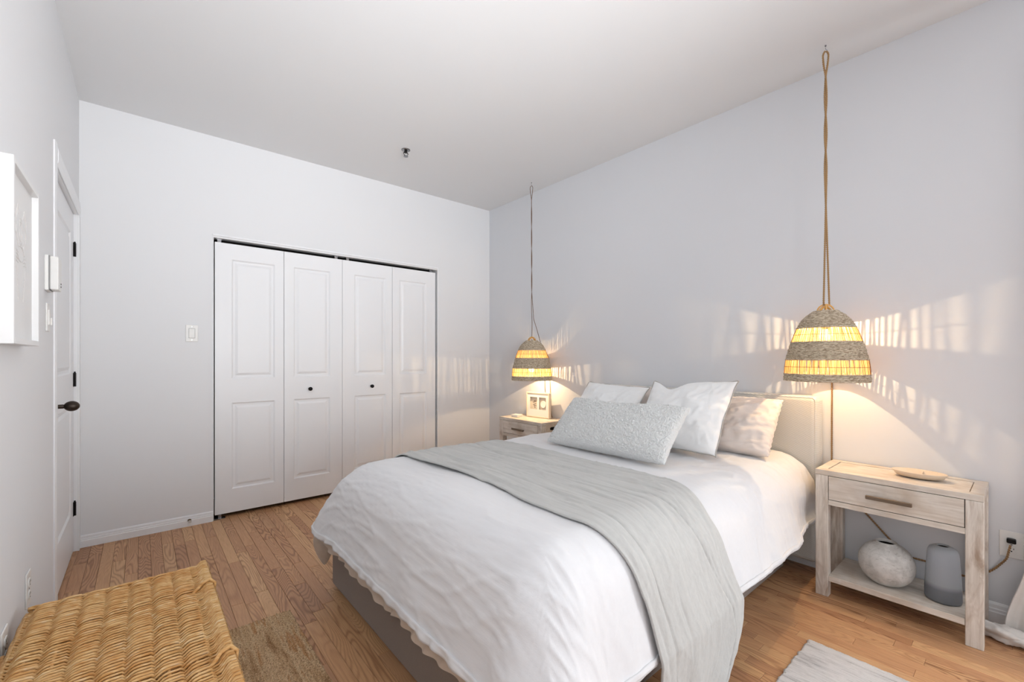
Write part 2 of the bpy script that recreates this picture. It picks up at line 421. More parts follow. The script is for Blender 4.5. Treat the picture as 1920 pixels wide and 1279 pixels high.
# headboard wall with the side window (behind the camera's right)
WY0, WY1, WZ0, WZ1 = -2.0, -0.34, 0.42, 2.42
m = MB()
m.box(W, W + T, WY1, D + T, 0, H); m.box(W, W + T, Y0 - T, WY0, 0, H); m.box(W, W + T, WY0, WY1, 0, WZ0); m.box(W, W + T, WY0, WY1, WZ1, H)
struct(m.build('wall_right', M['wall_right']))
m = MB()
for a in ((WY0, WY0 + 0.05, WZ0, WZ1), (WY1 - 0.05, WY1, WZ0, WZ1), (WY0, WY1, WZ0, WZ0 + 0.05), (WY0, WY1, WZ1 - 0.05, WZ1), ((WY0 + WY1) / 2 - 0.03, (WY0 + WY1) / 2 + 0.03, WZ0, WZ1)):
    m.box(W + 0.03, W + 0.08, *a)
wf = m.build('window_1', M['trim']); struct(wf)
for a, b in ((WY0 + 0.05, (WY0 + WY1) / 2 - 0.03), ((WY0 + WY1) / 2 + 0.03, WY1 - 0.05)):
    MB().box(W + 0.052, W + 0.058, a, b, WZ0 + 0.05, WZ1 - 0.05).build('pane', M['glass'], wf)
# rear wall; its unseen glass doors are added to let in fill light
GX0, GX1, GZ = 0.25, 3.0, 2.35
m = MB(); m.box(0, GX0, Y0 - T, Y0, 0, H); m.box(GX1, W, Y0 - T, Y0, 0, H); m.box(GX0, GX1, Y0 - T, Y0, GZ, H); m.box(GX0, GX1, Y0 - T, Y0, 0, 0.06)
struct(m.build('wall_front', M['wall']))
m = MB(); gm = (GX0 + GX1) / 2
for a in ((GX0, GX0 + 0.06, 0.06, GZ), (GX1 - 0.06, GX1, 0.06, GZ), (GX0, GX1, 0.06, 0.14), (GX0, GX1, GZ - 0.06, GZ), (gm - 0.04, gm + 0.04, 0.06, GZ)):
    m.box(a[0], a[1], Y0 - 0.08, Y0 - 0.03, a[2], a[3])
wf = m.build('added_window', M['trim']); struct(wf)
for a, b in ((GX0 + 0.06, gm - 0.04), (gm + 0.04, GX1 - 0.06)):
    MB().box(a, b, Y0 - 0.058, Y0 - 0.052, 0.14, GZ - 0.06).build('pane', M['glass'], wf)
struct(MB().box(-T, W + T, Y0 - T, D + 0.66, H, H + 0.12).build('ceiling', M['ceil']))
# floor: sub floor + oak strips
fl = MB().box(-T, W + T, Y0 - T, D + 0.66, -0.1, -0.012).build('floor', M['gap']); struct(fl)
PW = 0.0571
strip = MB(); n_pl = 0
def plank_geo(x0, x1, y0, y1, mb):
    c = 0.0011; g = 0.0005
    x0 += g; x1 -= g; y0 += g * .8; y1 -= g * .8
    v = [(x0, y0, -0.012), (x1, y0, -0.012), (x1, y1, -0.012), (x0, y1, -0.012),
         (x0, y0, -c), (x1, y0, -c), (x1, y1, -c), (x0, y1, -c),
         (x0 + c, y0 + c, 0), (x1 - c, y0 + c, 0), (x1 - c, y1 - c, 0), (x0 + c, y1 - c, 0)]
    f = [(0, 1, 5, 4), (1, 2, 6, 5), (2, 3, 7, 6), (3, 0, 4, 7), (4, 5, 9, 8), (5, 6, 10, 9), (6, 7, 11, 10), (7, 4, 8, 11), (8, 9, 10, 11)]
    mb.add(v, f)
cth, sth = math.cos(R_(40.23)), math.sin(R_(40.23))
def vis(x, y):
    X = x - CAMX; r = cth * X - sth * y; f = sth * X + cth * y
    if f < 0.3: return False
    u = 960 + 821 * r / f; v = 670 + 821 * 1.2 / f
    if not (-30 < u < 1950 and v < 1320): return False
    if 1.2 < x < 3.1 and 1.0 < y < 2.2: return False
    # the wicker trunk and the two rugs hide their part
    if x < 0.45 and y < 1.95: return False
    if 0.04 < x < 0.8 and y < 2.2: return False
    return True
k = int(math.ceil((W + T) / PW))
cands = []
for i in range(k):
    x0 = i * PW; x1 = min(x0 + PW, W)
    if x0 >= W: break
    y = Y0 - random.random() * 0.8
    while y < D + 0.1:
        L = random.choice([random.uniform(0.28, 0.6), random.uniform(0.5, 1.15), random.uniform(0.5, 1.15)])
        a, b = max(y, Y0), min(y + L, D + (0.5 if CX0 < x0 and x1 < CX1 else 0))
        if b - a > 0.03:
            # how large does it show
            pts = [(x0 + PW / 2, a + (b - a) * t / 8) for t in range(9)]
            sv = sum(1.0 / (0.4 + math.hypot(p[0] - CAMX, p[1])) ** 2 for p in pts if vis(*p)) * (b - a)
            cands.append((sv, x0, x1, a, b))
        y += L
cands.sort(key=lambda t: -t[0])
for idx, (sv, x0, x1, a, b) in enumerate(cands):
    if sv > 0 and n_pl < 295:
        q = MB(); plank_geo(x0, x1, a, b, q); q.build('floor_plank', M['floor'], fl, origin=(x0, a, 0), fixn=False); n_pl += 1
    else: plank_geo(x0, x1, a, b, strip)
rest = strip.build('floor_planks_out_of_sight', M['floor'], fl, fixn=False); rest['kind'] = 'stuff'

# baseboards (profiled)
def baseboard(name, p0, p1, n, h=0.085, t=0.014):
    """p0->p1 along the wall foot; n = inward normal"""
    prof = [(0, 0), (t, 0), (t, h * 0.55), (t * 0.8, h * 0.60), (t * 0.8, h * 0.70), (t * 0.55, h * 0.74), (t * 0.5, h * 0.9), (t * 0.25, h), (0, h)]
    P = np.array([[(p[0] + n[0] * a, p[1] + n[1] * a, z) for a, z in prof] for p in (p0, p1)])
    mm = MB(); mm.grid(P, closed_v=True); k = len(prof)
    mm.f.append(tuple(range(k))); mm.f.append(tuple(k + i for i in reversed(range(k))))
    o = mm.build(name, M['trim']); struct(o); return o
baseboard('baseboard_back', (0.0, D), (CX0 - 0.004, D), (0, -1), 0.075)
baseboard('baseboard_back_right', (CX1 + 0.02, D), (W, D), (0, -1), 0.075)
baseboard('baseboard_right', (W, D - 0.015), (W, WY1 - 2), (-1, 0), 0.095)
baseboard('baseboard_left', (0, DY0 - 0.13), (0, Y0), (1, 0), 0.075)

# ------------------------------------------------------------------ moulded door slabs
def slab(name, w, h, t, panels, mat, parent):
    """local frame: x width 0..w, z 0..h, front face at y=0 looking to -y, thickness to +y"""
    xs0 = min(p[0] for p in panels); xs1 = max(p[1] for p in panels)
    m = MB()
    m.box(0, xs0, 0, t, 0, h); m.box(xs1, w, 0, t, 0, h)
    zs = sorted(panels, key=lambda p: p[2]); z = 0
    for p in zs:
        m.box(xs0, xs1, 0, t, z, p[2]); z = p[3]
    m.box(xs0, xs1, 0, t, z, h)
    o = m.build(name, mat, parent)
    for p in panels:
        a, b, c, d = p
        loops = [(0, 0.0), (0.010, 0.008), (0.024, 0.0085), (0.040, 0.002), (0.043, 0.0015)]
        V = []
        for ins, dep in loops:
            V.append([(a + ins, dep, c + ins), (b - ins, dep, c + ins), (b - ins, dep, d - ins), (a + ins, dep, d - ins)])
        q = MB(); q.grid(np.array(V), closed_v=True); n = (len(loops) - 1) * 4
        q.f.append((n, n + 1, n + 2, n + 3))
        q.add([(a, t, c), (b, t, c), (b, t, d), (a, t, d)], [(0, 1, 2, 3)])
        q.build('panel', mat, o)
    return o

# bifold closet doors
lw = (2.572 - 0.712) / 4
def bifold(name, x0, loc_knob):
    t = empty(name, 'white two-leaf bifold closet door ' + ('on the left with its knob near the middle seam' if x0 < 1 else 'on the right, partly behind the bed'), None, (x0, D + 0.018, 0.032))
    t['kind'] = 'structure'
    for i in range(2):
        g = slab('door_leaf', lw - 0.003, 2.022, 0.034, [(0.105, lw - 0.062 - 0.005, 0.82 + 0.14 + 0.047, 1.905), (0.105, lw - 0.067, 0.175, 0.825)] if i == 0 else [(0.072, lw - 0.105, 0.82 + 0.14 + 0.047, 1.905), (0.072, lw - 0.105, 0.175, 0.825)], M['trim'], t)
        g.location = (i * lw + 0.0015, 0, 0)
        if i == loc_knob:
            kx = (1.373 - x0 - lw) if loc_knob == 1 else (1.904 - x0)
            kn = MB(); prof = [(0.0, -0.030), (0.009, -0.0295), (0.0145, -0.026), (0.016, -0.020), (0.0125, -0.015), (0.007, -0.011), (0.007, -0.004), (0.013, -0.003), (0.013, 0)]
            th = np.arange(24) / 24 * 2 * PI
            P = np.array([[(kx + r * math.cos(a), yy, 0.905 + r * math.sin(a)) for a in th] for r, yy in prof])
            kn.grid(P, closed_v=True); kn.build('door_knob', M['black'], g, smooth=True)
    # pivot brackets at the top
    m = MB()
    for px in ((0.03, 2 * lw - 0.05) if x0 < 1 else (0.05, 2 * lw - 0.05)):
        m.box(px - 0.012, px + 0.012, 0.010, 0.022, 2.022, 2.050); m.box(px - 0.02, px + 0.02, 0.006, 0.026, 2.044, 2.049)
    m.build('pivot_bracket', M['steel'], t)
    return t
bifold('door_2', 0.712, 1); bifold('door_3', 0.712 + 2 * lw, 0)
# closet head track and corner beads
m = MB(); m.box(CX0, CX1, D + 0.004, D + 0.05, CZ - 0.014, CZ - 0.001, 0.002); o = m.build('trim_2', M['trim']); struct(o)
m = MB(); m.box(CX0 - 0.008, CX1 + 0.008, D - 0.006, D + 0.002, CZ - 0.003, CZ + 0.011, 0.002); m.box(CX1 - 0.003, CX1 + 0.008, D - 0.006, D + 0.002, 0.0, CZ, 0.002); m.box(CX0 - 0.006, CX0 + 0.001, D - 0.004, D + 0.002, 0.0, CZ, 0.001)
o = m.build('trim_3', M['trim']); struct(o)
m = MB(); m.box(CX0 + 0.004, CX0 + 0.075, D + 0.005, D + 0.04, 0.001, 0.006); m.box(CX0 + 0.03, CX0 + 0.05, D + 0.012, D + 0.03, 0.006, 0.03)
tag(m.build('floor_pivot_bracket', M['steel']), 'small metal pivot bracket on the floor at the closet left corner', 'bracket')

# entry door in left wall
dt = empty('door_1', 'white panelled entry door on the left wall with black hinges', None, (-0.020, DY0 + 0.008, 0.012)); dt['kind'] = 'structure'
dw = DY1 - DY0 - 0.016
# slab local x -> world +y, local -y (front) -> world +x : rotate +90 about z
dt.rotation_euler = (0, 0, R_(90))
lf = slab('door_leaf', dw, DZ - 0.02, 0.035, [(0.13, dw - 0.13, 1.09, 1.93), (0.13, dw - 0.13, 0.25, 0.90)], M['trim'], dt)
# knob
kz = 0.955; kx = 0.045
m = MB(); m.box(kx - 0.026, kx + 0.026, -0.007, 0.0, kz - 0.036, kz + 0.036, 0.002); m.build('rosette', M['bronze'], lf)
prof = [(0.0, -0.094)] + [(0.0245 * math.sin(a), -0.066 - 0.028 * math.cos(a)) for a in np.linspace(0.2, PI - 0.35, 14)] + [(0.010, -0.038), (0.0095, -0.016), (0.014, -0.008), (0.014, -0.006)]
th = np.arange(28) / 28 * 2 * PI
P = np.array([[(kx + r * math.cos(a), yy, kz + r * math.sin(a)) for a in th] for r, yy in prof])
m = MB(); m.grid(P, closed_v=True); m.build('door_knob', M['bronze'], lf, smooth=True)
for hz in (1.85, 1.05, 0.255):
    m = MB(); m.tube([(dw + 0.004, -0.006, hz - 0.042), (dw + 0.004, -0.006, hz + 0.042)], 0.0065, 8); m.box(dw - 0.018, dw + 0.012, -0.003, 0.001, hz - 0.042, hz + 0.042)
    m.tube([(dw + 0.004, -0.006, hz + 0.042), (dw + 0.004, -0.006, hz + 0.050)], 0.004, 8)
    m.build('hinge', M['black'], dt)
# casing
m = MB()
cp = [(0, 0), (0.005, 0), (0.006, 0.010), (0.008, 0.022), (0.008, 0.060), (0.005, 0.078), (0.004, 0.088), (0, 0.088)]   # proud, across
def cas(pts_fn, a, b):
    P = np.array([[pts_fn(h_, w_, e) for h_, w_ in cp] for e in (a, b)]); m.grid(P, closed_v=True); k = len(cp)
    m.f.append(tuple(m.n - 2 * k + i for i in range(k))); m.f.append(tuple(m.n - 1 - i for i in range(k)))
cas(lambda h_, w_, e: (h_, DY0 - 0.002 - 0.088 + w_, e), 0, DZ + 0.088)
cas(lambda h_, w_, e: (h_, e, DZ - 0.002 + 0.088 - w_), DY0 - 0.002, D - 0.001)
m.box(0.0, 0.006, DY1 + 0.002, D - 0.001, 0, DZ - 0.003)
m.box(-0.13, -0.001, DY0 - 0.02, DY0 + 0.004, 0, DZ + 0.0); m.box(-0.13, -0.001, DY1 - 0.004, DY1 + 0.02, 0, DZ + 0.0); m.box(-0.13, -0.001, DY0 - 0.02, DY1 + 0.02, DZ - 0.004, DZ + 0.02)
o = m.build('trim_4', M['trim']); struct(o)
m = MB(); m.box(-0.13, 0.0005, DY0 + 0.004, DY1 - 0.004, -0.012, 0.004, 0.001); o = m.build('trim_5', M['floor']); struct(o)

# ------------------------------------------------------------------ small wall fittings
# rocker switch on closet wall
t = empty('light_switch', 'white rocker light switch on the closet wall left of the bifold doors', 'switch', (0.5745, D, 1.371))
bevel(MB().box(-0.036, 0.036, -0.006, 0, -0.06, 0.06).build('cover_plate', M['plastic'], t), 0.003)
o = MB().box(-0.017, 0.017, -0.0095, -0.004, -0.033, 0.033).build('rocker', M['plastic'], t); bevel(o, 0.0015)
MB().box(-0.019, 0.019, -0.0064, -0.0058, -0.035, 0.035).build('rocker_surround', plain('switch_shadow_line', sr(170, 169, 167)), t)
for z in (-0.047, 0.047):
    q = MB(); q.tube([(0, -0.0068, z), (0, -0.005, z)], 0.003, 10); q.build('screw', M['steel'], t)
# door stop on baseboard
t = empty('door_stop', 'small brass door stop on the baseboard left of the closet', 'door stop', (0.56, D - 0.014, 0.042))
q = MB(); q.tube([(0, 0, 0), (0, -0.004, 0)], 0.011, 14); q.tube([(0, -0.004, 0), (0, -0.028, 0)], 0.006, 12); q.build('stem', plain('aged_brass', sr(120, 98, 70), 0.4, 0.5, 0.7), t, smooth=False)
q = MB(); q.tube([(0, -0.028, 0), (0, -0.036, 0)], 0.010, 14); q.build('rubber_tip', plain('pale_rubber', sr(200, 196, 190), 0.8), t)

# outlet builder (front towards -y in local)
def outlet(name, label, loc, rz, plugged=False):
    t = empty(name, label, 'outlet', loc, rz)
    bevel(MB().box(-0.036, 0.036, -0.005, 0, -0.058, 0.058).build('cover_plate', M['plastic'], t), 0.003)
    for z in (-0.021, 0.021):
        th = np.linspace(0, 2 * PI, 25)[:-1]
        P = [[(0.0165 * math.cos(a) * 1.02, y, z + max(-0.0135, min(0.0135, 0.0172 * math.sin(a)))) for a in th] for y in (-0.004, -0.0075)]
        q = MB(); q.grid(np.array(P), closed_v=True); q.f.append(tuple(range(24, 48)))
        s = q.build('socket', M['plastic'], t)
        q = MB(); q.box(-0.0075, -0.0055, -0.0079, -0.0072, z + 0.000, z + 0.008); q.box(0.0055, 0.0075, -0.0079, -0.0072, z + 0.001, z + 0.007); q.tube([(0, -0.0079, z - 0.007), (0, -0.0072, z - 0.007)], 0.0026, 8)
        q.build('slots', M['dark'], s)
    q = MB(); q.tube([(0, -0.0062, 0), (0, -0.0045, 0)], 0.003, 10); q.build('screw', M['steel'], t)
    return t
outlet('wall_outlet', 'white duplex outlet low on the headboard wall with a black plug', (W, 0.052, 0.370), R_(-90))
outlet('wall_outlet', 'white duplex outlet on the left wall above the wicker trunk', (0, 2.222, 0.405), R_(90))
outlet('wall_outlet', 'white wall plate at the left frame edge, half hidden by the wicker trunk', (0, 1.878, 0.372), R_(90))

# thermostat
t = empty('thermostat', 'white boxy thermostat on the left wall between picture and door', 'thermostat', (0, 2.62, 1.545), R_(90))
bevel(MB().box(-0.052, 0.052, -0.012, 0, -0.072, 0.072).build('back_plate', M['plastic'], t), 0.003)
o = MB().box(-0.044, 0.046, -0.040, -0.014, -0.068, 0.068).build('cover', M['plastic'], t); bevel(o, 0.004)
MB().box(-0.05, 0.05, -0.0145, -0.0115, -0.070, 0.070).build('seam', plain('vent_grey', sr(150, 150, 150)), t)
q = MB(); q.box(0.018, 0.026, -0.0412, -0.0398, -0.052, -0.046); q.box(0.018, 0.026, -0.0412, -0.0398, -0.040, -0.034); q.build('button', M['dark'], t)
# slim dimmer switch on left wall
t = empty('dimmer_switch', 'slim white dimmer switch on the left wall below the thermostat', 'switch', (0, 2.63, 1.365), R_(90))
bevel(MB().box(-0.036, 0.036, -0.006, 0, -0.058, 0.058).build('cover_plate', M['plastic'], t), 0.003)
bevel(MB().box(-0.016, 0.016, -0.010, -0.004, -0.032, 0.032).build('rocker', M['plastic'], t), 0.0015)
MB().box(0.018, 0.023, -0.014, -0.005, -0.030, 0.0).build('slider', M['plastic'], t)

# framed drawing on the left wall
t = empty('framed_drawing', 'deep white box frame with a faint crab drawing on the left wall', 'picture', (0, 1.905, 1.236), R_(90))
fw, fh, fd = 0.376, 0.495, 0.045
m = MB(); b = 0.016
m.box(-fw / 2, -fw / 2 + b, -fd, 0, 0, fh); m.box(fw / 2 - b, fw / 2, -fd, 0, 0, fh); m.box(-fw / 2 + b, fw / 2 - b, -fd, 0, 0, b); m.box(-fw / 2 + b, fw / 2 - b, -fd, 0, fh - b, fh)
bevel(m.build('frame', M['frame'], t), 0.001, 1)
pp = MB().box(-fw / 2 + b, fw / 2 - b, -0.030, -0.026, b, fh - b).build('paper', M['paper'], t)
# the drawing: a crab - carapace rings and curved legs as thin flat ink strokes
m = MB(); cz = 0.30
for rr, zz in ((0.030, 0.03), (0.022, 0.03)):
    th = np.linspace(0, 2 * PI, 25)[:-1]
    m.tube([(rr * 0.75 * math.cos(a), -0.0303, cz + zz + rr * 1.3 * math.sin(a)) for a in th], 0.0006, 4, closed=True)
th = np.linspace(0, 2 * PI, 25)[:-1]
m.tube([(0.045 * math.cos(a), -0.0303, cz - 0.035 + 0.022 * math.sin(a)) for a in th], 0.0008, 4, closed=True)
for sgn in (-1, 1):
    m.tube([(sgn * x, -0.0303, cz + z) for x, z in ((0.030, -0.02), (0.065, 0.02), (0.070, 0.065), (0.045, 0.10), (0.030, 0.075))], [0.0012, 0.002, 0.0025, 0.002, 0.0008], 4)
    for kk in range(4):
        m.tube([(sgn * x, -0.0303, cz + z - 0.01 * kk) for x, z in ((0.035, -0.035), (0.062 + 0.004 * kk, -0.03), (0.070 - 0.004 * kk, -0.07), (0.050 - 0.006 * kk, -0.105 - 0.012 * kk))], 0.0009, 4)
m.build('drawing', M['pencil'], pp)

# sprinkler on ceiling
t = empty('fire_sprinkler', 'small chrome fire sprinkler head on the ceiling', 'sprinkler', (1.877, 3.149, H))
q = MB(); q.lathe([(0.0, 0.0), (0.034, 0.0), (0.034, -0.003), (0.020, -0.007), (0.012, -0.007)], 28); q.build('escutcheon', M['steel'], t, smooth=True)
q = MB(); q.tube([(0, 0, -0.004), (0, 0, -0.024)], 0.011, 14)
for s in (-1, 1): q.tube([(s * 0.010, 0, -0.018), (s * 0.019, 0, -0.030), (s * 0.012, 0, -0.044), (0, 0, -0.050)], 0.0035, 6)
q.build('yoke', M['black'], t)
q = MB(); q.lathe([(0.0, -0.050), (0.016, -0.050), (0.018, -0.053), (0.0, -0.053)], 20); q.build('deflector', M['steel'], t)

# ================================================================== BED
bed = empty('bed', 'double bed with grey upholstered base and ribbed pale grey headboard', 'bed', (2.1, 1.55, 0))
def bpart(mb, name, mat, bv=0, par=None, smooth=False):
    o = mb.build(name, mat, par or bed, smooth=smooth, origin=None)
    o.matrix_parent_inverse = Matrix.Translation(-Vector((par or bed).location)) if (par or bed) is bed else Matrix()
    if bv: bevel(o, bv, 3)
    return o
bpart(MB().box(1.062, 3.09, 0.90, 2.366, 0.012, 0.36), 'bed_base', M['base'], 0.018)
bpart(MB().box(1.085, 3.09, 0.885, 2.34, 0.362, 0.585), 'mattress', M['matt'], 0.05)
bpart(MB().box(3.100, 3.236, 0.750, 2.313, 0.075, 0.983), 'headboard', M['head'], 0.022)
for y in (1.10, 2.10): bpart(MB().box(3.14, 3.20, y - 0.03, y + 0.03, 0.0, 0.08), 'headboard_foot', M['dark'])
# seam piping round the headboard's front edge
q = MB(); q.tube([(3.106, 0.756, 0.09), (3.106, 0.756, 0.965), (3.106, 0.768, 0.977), (3.106, 2.295, 0.977), (3.106, 2.307, 0.965), (3.106, 2.307, 0.09)], 0.0035, 6)
bpart(q, 'headboard_piping', M['head'])

# ---- draping
X_IN, Y_N, Y_F = 1.235, 0.945, 2.185
RR, TH = 0.20, R_(73)
def drape(a, b, th2=None, d2=0.40, zt=0.662):
    a = np.asarray(a, float); b = np.asarray(b, float)
    da = np.maximum(0, X_IN - a); dn = np.maximum(0, Y_N - b); df = np.maximum(0, b - Y_F); db = dn + df
    d = np.hypot(da, db) + 1e-9
    nx = -da / d; ny = (df - dn) / d
    L1 = RR * TH
    phi = np.minimum(d, L1) / RR
    h = RR * np.sin(phi); v = RR * (1 - np.cos(phi))
    ex = np.maximum(0, d - L1)
    if th2 is None:
        h = h + ex * math.cos(TH); v = v + ex * math.sin(TH)
    else:
        e1 = np.minimum(ex, d2 - L1); e2 = ex - e1
        h = h + e1 * math.cos(TH) + e2 * math.cos(th2); v = v + e1 * math.sin(TH) + e2 * math.sin(th2)
    qx = np.maximum(a, X_IN); qy = np.clip(b, Y_N, Y_F)
    # gentle puff of the filling
    puff = 0.012 * np.cos((qy - 1.56) * 2.1) - 0.006 + 0.010 * pn(a * 1.6, b * 1.6, 2)
    P = np.stack([qx + nx * h, qy + ny * h, zt + puff * np.exp(-v * 6) - v], -1)
    N = np.stack([nx * np.sin(phi), ny * np.sin(phi), np.cos(phi)], -1)
    return P, N, d, nx, ny
def duvet_disp(a, b, d):
    w = 0.0045 * pn(a * 2.6, b * 2.2, 1)
    foot = sstep(-0.02, 0.25, X_IN + 0.12 - a)
    # soft wrinkles that run along the bed's width on the foot drape
    w += foot * 0.0045 * (ridge(a * 8 + 1.2 * pn(a * 3, b * 2, 8), b * 1.7 + a * 2, 3, 7) - 0.25)
    w += foot * 0.0042 * (ridge(a * 12 + 0.9 * pn(a * 2, b * 2.0, 91), b * 1.15 + a, 92, 14) - 0.08) + foot * 0.0022 * (ridge(a * 22 + pn(a * 3, b * 3, 93), b * 1.8, 94, 10) - 0.1)
    w += foot * 0.0014 * (ridge(a * 15 + b * 2.5 + pn(a * 5, b * 4, 15), b * 3.2, 16, 7) - 0.2)
    w += (1 - foot) * 0.0035 * (ridge(a * 7 + pn(a * 3, b * 3, 8), b * 1.6, 17, 5) - 0.3)
    w += 0.0010 * pn(a * 16, b * 4, 4) + 0.0005 * pn(a * 44, b * 14, 5)
    sideN = sstep(0.0, 0.15, Y_N + 0.05 - b)
    w += sideN * (0.0035 * pn(a * 9, b * 2, 6) + 0.0018 * ridge(a * 16, b * 4, 7, 4))
    w += 0.0028 * ridge(a * 5, b * 12, 11, 4) * sstep(2.1, 2.4, a)
    # one long diagonal pull near the foot corner on the near side
    w += 0.005 * sideN * foot * (ridge(a * 4 + b * 3.0, a * 1.0, 18, 5) - 0.2)
    return w
def square_round(A, B):
    """pull the square cloth corners in so that the hem stays level round the corner"""
    da = np.maximum(0, X_IN - A); dn = np.maximum(0, Y_N - B); df = np.maximum(0, B - Y_F); db = dn + df
    k = np.maximum(da, db) / (np.hypot(da, db) + 1e-9)
    k = np.where(np.minimum(da, db) > 0, k, 1.0)
    return A + da * (1 - k), B + dn * (1 - k) - df * (1 - k)
def duvet_mesh(off=0.0, dmax=0.47, na=280, nb=280, seed=0):
    a = np.linspace(X_IN - dmax, 3.085, na); b = np.linspace(Y_N - dmax, Y_F + dmax, nb)
    A0, B0 = np.meshgrid(a, b, indexing='ij'); A, B = square_round(A0, B0)
    P, N, d, nx, ny = drape(A, B)
    disp = duvet_disp(A, B, d) + off
    hemf = sstep(0.22, dmax, d)
    s = np.where(X_IN - A0 > np.maximum(Y_N - B0, B0 - Y_F), B0, A0)
    disp = disp + hemf * (0.007 * pn(s * 5, d * 2, 12 + seed) + 0.004 * pn(s * 14, d * 4, 13 + seed))
    cor = (2 * np.abs(nx * ny)) ** 1.5 * sstep(0.12, dmax, d)
    P = P + N * disp[..., None]
    P[..., 0] += nx * cor * 0.075; P[..., 1] += ny * cor * 0.10
    P[..., 2] += hemf * 0.012 * pn(s * 3.2, 0 * s + 3, 14 + seed)
    m_ = sstep(2.6, 3.085, A) * sstep(0.26, 0.42, Y_N - B)
    P[..., 0] += 0.075 * m_; P[..., 1] += 0.055 * sstep(2.62, 2.92, A) * sstep(0.24, 0.44, Y_N - B)
    return P, d
P, dd = duvet_mesh()
q = MB(); q.grid(P)
duv = q.build('duvet', M['duvet'], smooth=True, origin=(2.1, 1.55, 0.3))
tag(duv, 'rumpled white linen duvet draped over the foot and sides of the bed', 'duvet')
sm = duv.modifiers.new('thick', 'SOLIDIFY'); sm.thickness = 0.014; sm.offset = -1
# turned-under corner flap at the far foot corner
n1, n2 = 26, 30
u = np.linspace(0, 1, n1); v = np.linspace(0, 2 * PI, n2, endpoint=False); U, V = np.meshgrid(u, v, indexing='ij')
hw_ = 0.052 * np.sin(PI * (0.06 + 0.94 * U) ** 0.9) ** 0.8 + 0.002
ctr = np.stack([1.030 + 0.010 * U, 2.425 - 0.02 * U, 0.300 - 0.195 * U], -1)
dirw = np.array([0.72, -0.62, 0]); dirn = np.array([-0.62, -0.72, 0])
crk = 0.006 * np.sin(U * 9 + V * 2) + 0.008 * pn(U * 5, np.cos(V) * 2, 19)
Pf = ctr + (hw_ * np.cos(V))[..., None] * dirw + ((0.022 * np.sin(PI * np.clip(U, 0.05, 1)) ** 0.5 + crk * 0.6) * np.sin(V))[..., None] * dirn
q = MB(); q.grid(Pf, closed_v=True)
o = q.build('corner_flap', M['lining'], duv, smooth=True); o.matrix_parent_inverse = Matrix.Translation((-2.1, -1.55, -0.3)); tag(o, 'beige folded-under duvet corner hanging down')
# beige ruffled lining peeping out under the hem
na = 700
def hem_ring(d0, d1, nd, off, seed, amp=1.0):
    """strip that follows the outside of the drape: parameter s runs near side -> foot -> far side"""
    segs = []
    for x in np.linspace(3.05, X_IN, 230): segs.append((x, Y_N, 0, -1))
    for t in np.linspace(0, PI / 2, 40)[1:-1]: segs.append((X_IN, Y_N, -math.sin(t), -math.cos(t)))
    for y in np.linspace(Y_N, Y_F, 190): segs.append((X_IN, y, -1, 0))
    for t in np.linspace(0, PI / 2, 40)[1:-1]: segs.append((X_IN, Y_F, -math.cos(t), math.sin(t)))
    for x in np.linspace(X_IN, 3.05, 60): segs.append((x, Y_F, 0, 1))
    S = np.array(segs); s = np.arange(len(S)) * 0.0075
    dvals = np.linspace(d0, d1, nd)
    dv = dvals[None] - (max(0, d1 - 0.462)) * (np.abs(S[:, 3]) ** 0.5)[:, None] * np.linspace(0, 1, nd)[None]
    A = S[:, 0][:, None] + S[:, 2][:, None] * dv; B = S[:, 1][:, None] + S[:, 3][:, None] * dv
    P, N, d, nx_, ny_ = drape(A, B)
    ss = s[:, None] + 0 * d; sc = np.where(X_IN - A > np.maximum(Y_N - B, B - Y_F), B, A)
    w = off + sstep(d0, d1, d) * amp * (0.006 * np.sin(ss * 60 + 5 * pn(ss * 4, ss * 0, seed)) + 0.008 * pn(ss * 14, ss * 0, seed + 1)) + sstep(0.22, 0.47, d) * (0.007 * pn(sc * 5, d * 2, 12) + 0.004 * pn(sc * 14, d * 4, 13)) + duvet_disp(A, B, d) * 0.9
    cor = (2 * np.abs(nx_ * ny_)) ** 1.5 * sstep(0.12, 0.47, d)
    P = P + N * w[..., None]; P[..., 0] += nx_ * cor * 0.075; P[..., 1] += ny_ * cor * 0.10; P[..., 2] += amp * sstep(d0, d1, d) * 0.014 * pn(ss * 9, ss * 0, seed + 2) + sstep(0.22, 0.47, d) * 0.012 * pn(sc * 3.2, 0 * sc + 3, 14)
    m_ = sstep(2.6, 3.085, A) * sstep(0.26, 0.42, Y_N - B); P[..., 0] += 0.075 * m_; P[..., 1] += 0.055 * sstep(2.62, 2.92, A) * sstep(0.24, 0.44, Y_N - B)
    return P
q = MB(); q.grid(hem_ring(0.36, 0.515, 12, -0.026, 21, 0.9))
o = q.build('lining', M['lining'], duv, smooth=True); o.matrix_parent_inverse = Matrix.Translation((-2.1, -1.55, -0.3)); tag(o, 'beige ruffled underside of the duvet hem')
q = MB(); q.grid(hem_ring(0.447, 0.474, 5, 0.002, 31, 0.5))
o = q.build('hem', M['duvet'], duv, smooth=True); o.matrix_parent_inverse = Matrix.Translation((-2.1, -1.55, -0.3))
sm = o.modifiers.new('thick', 'SOLIDIFY'); sm.thickness = 0.008; sm.offset = 0

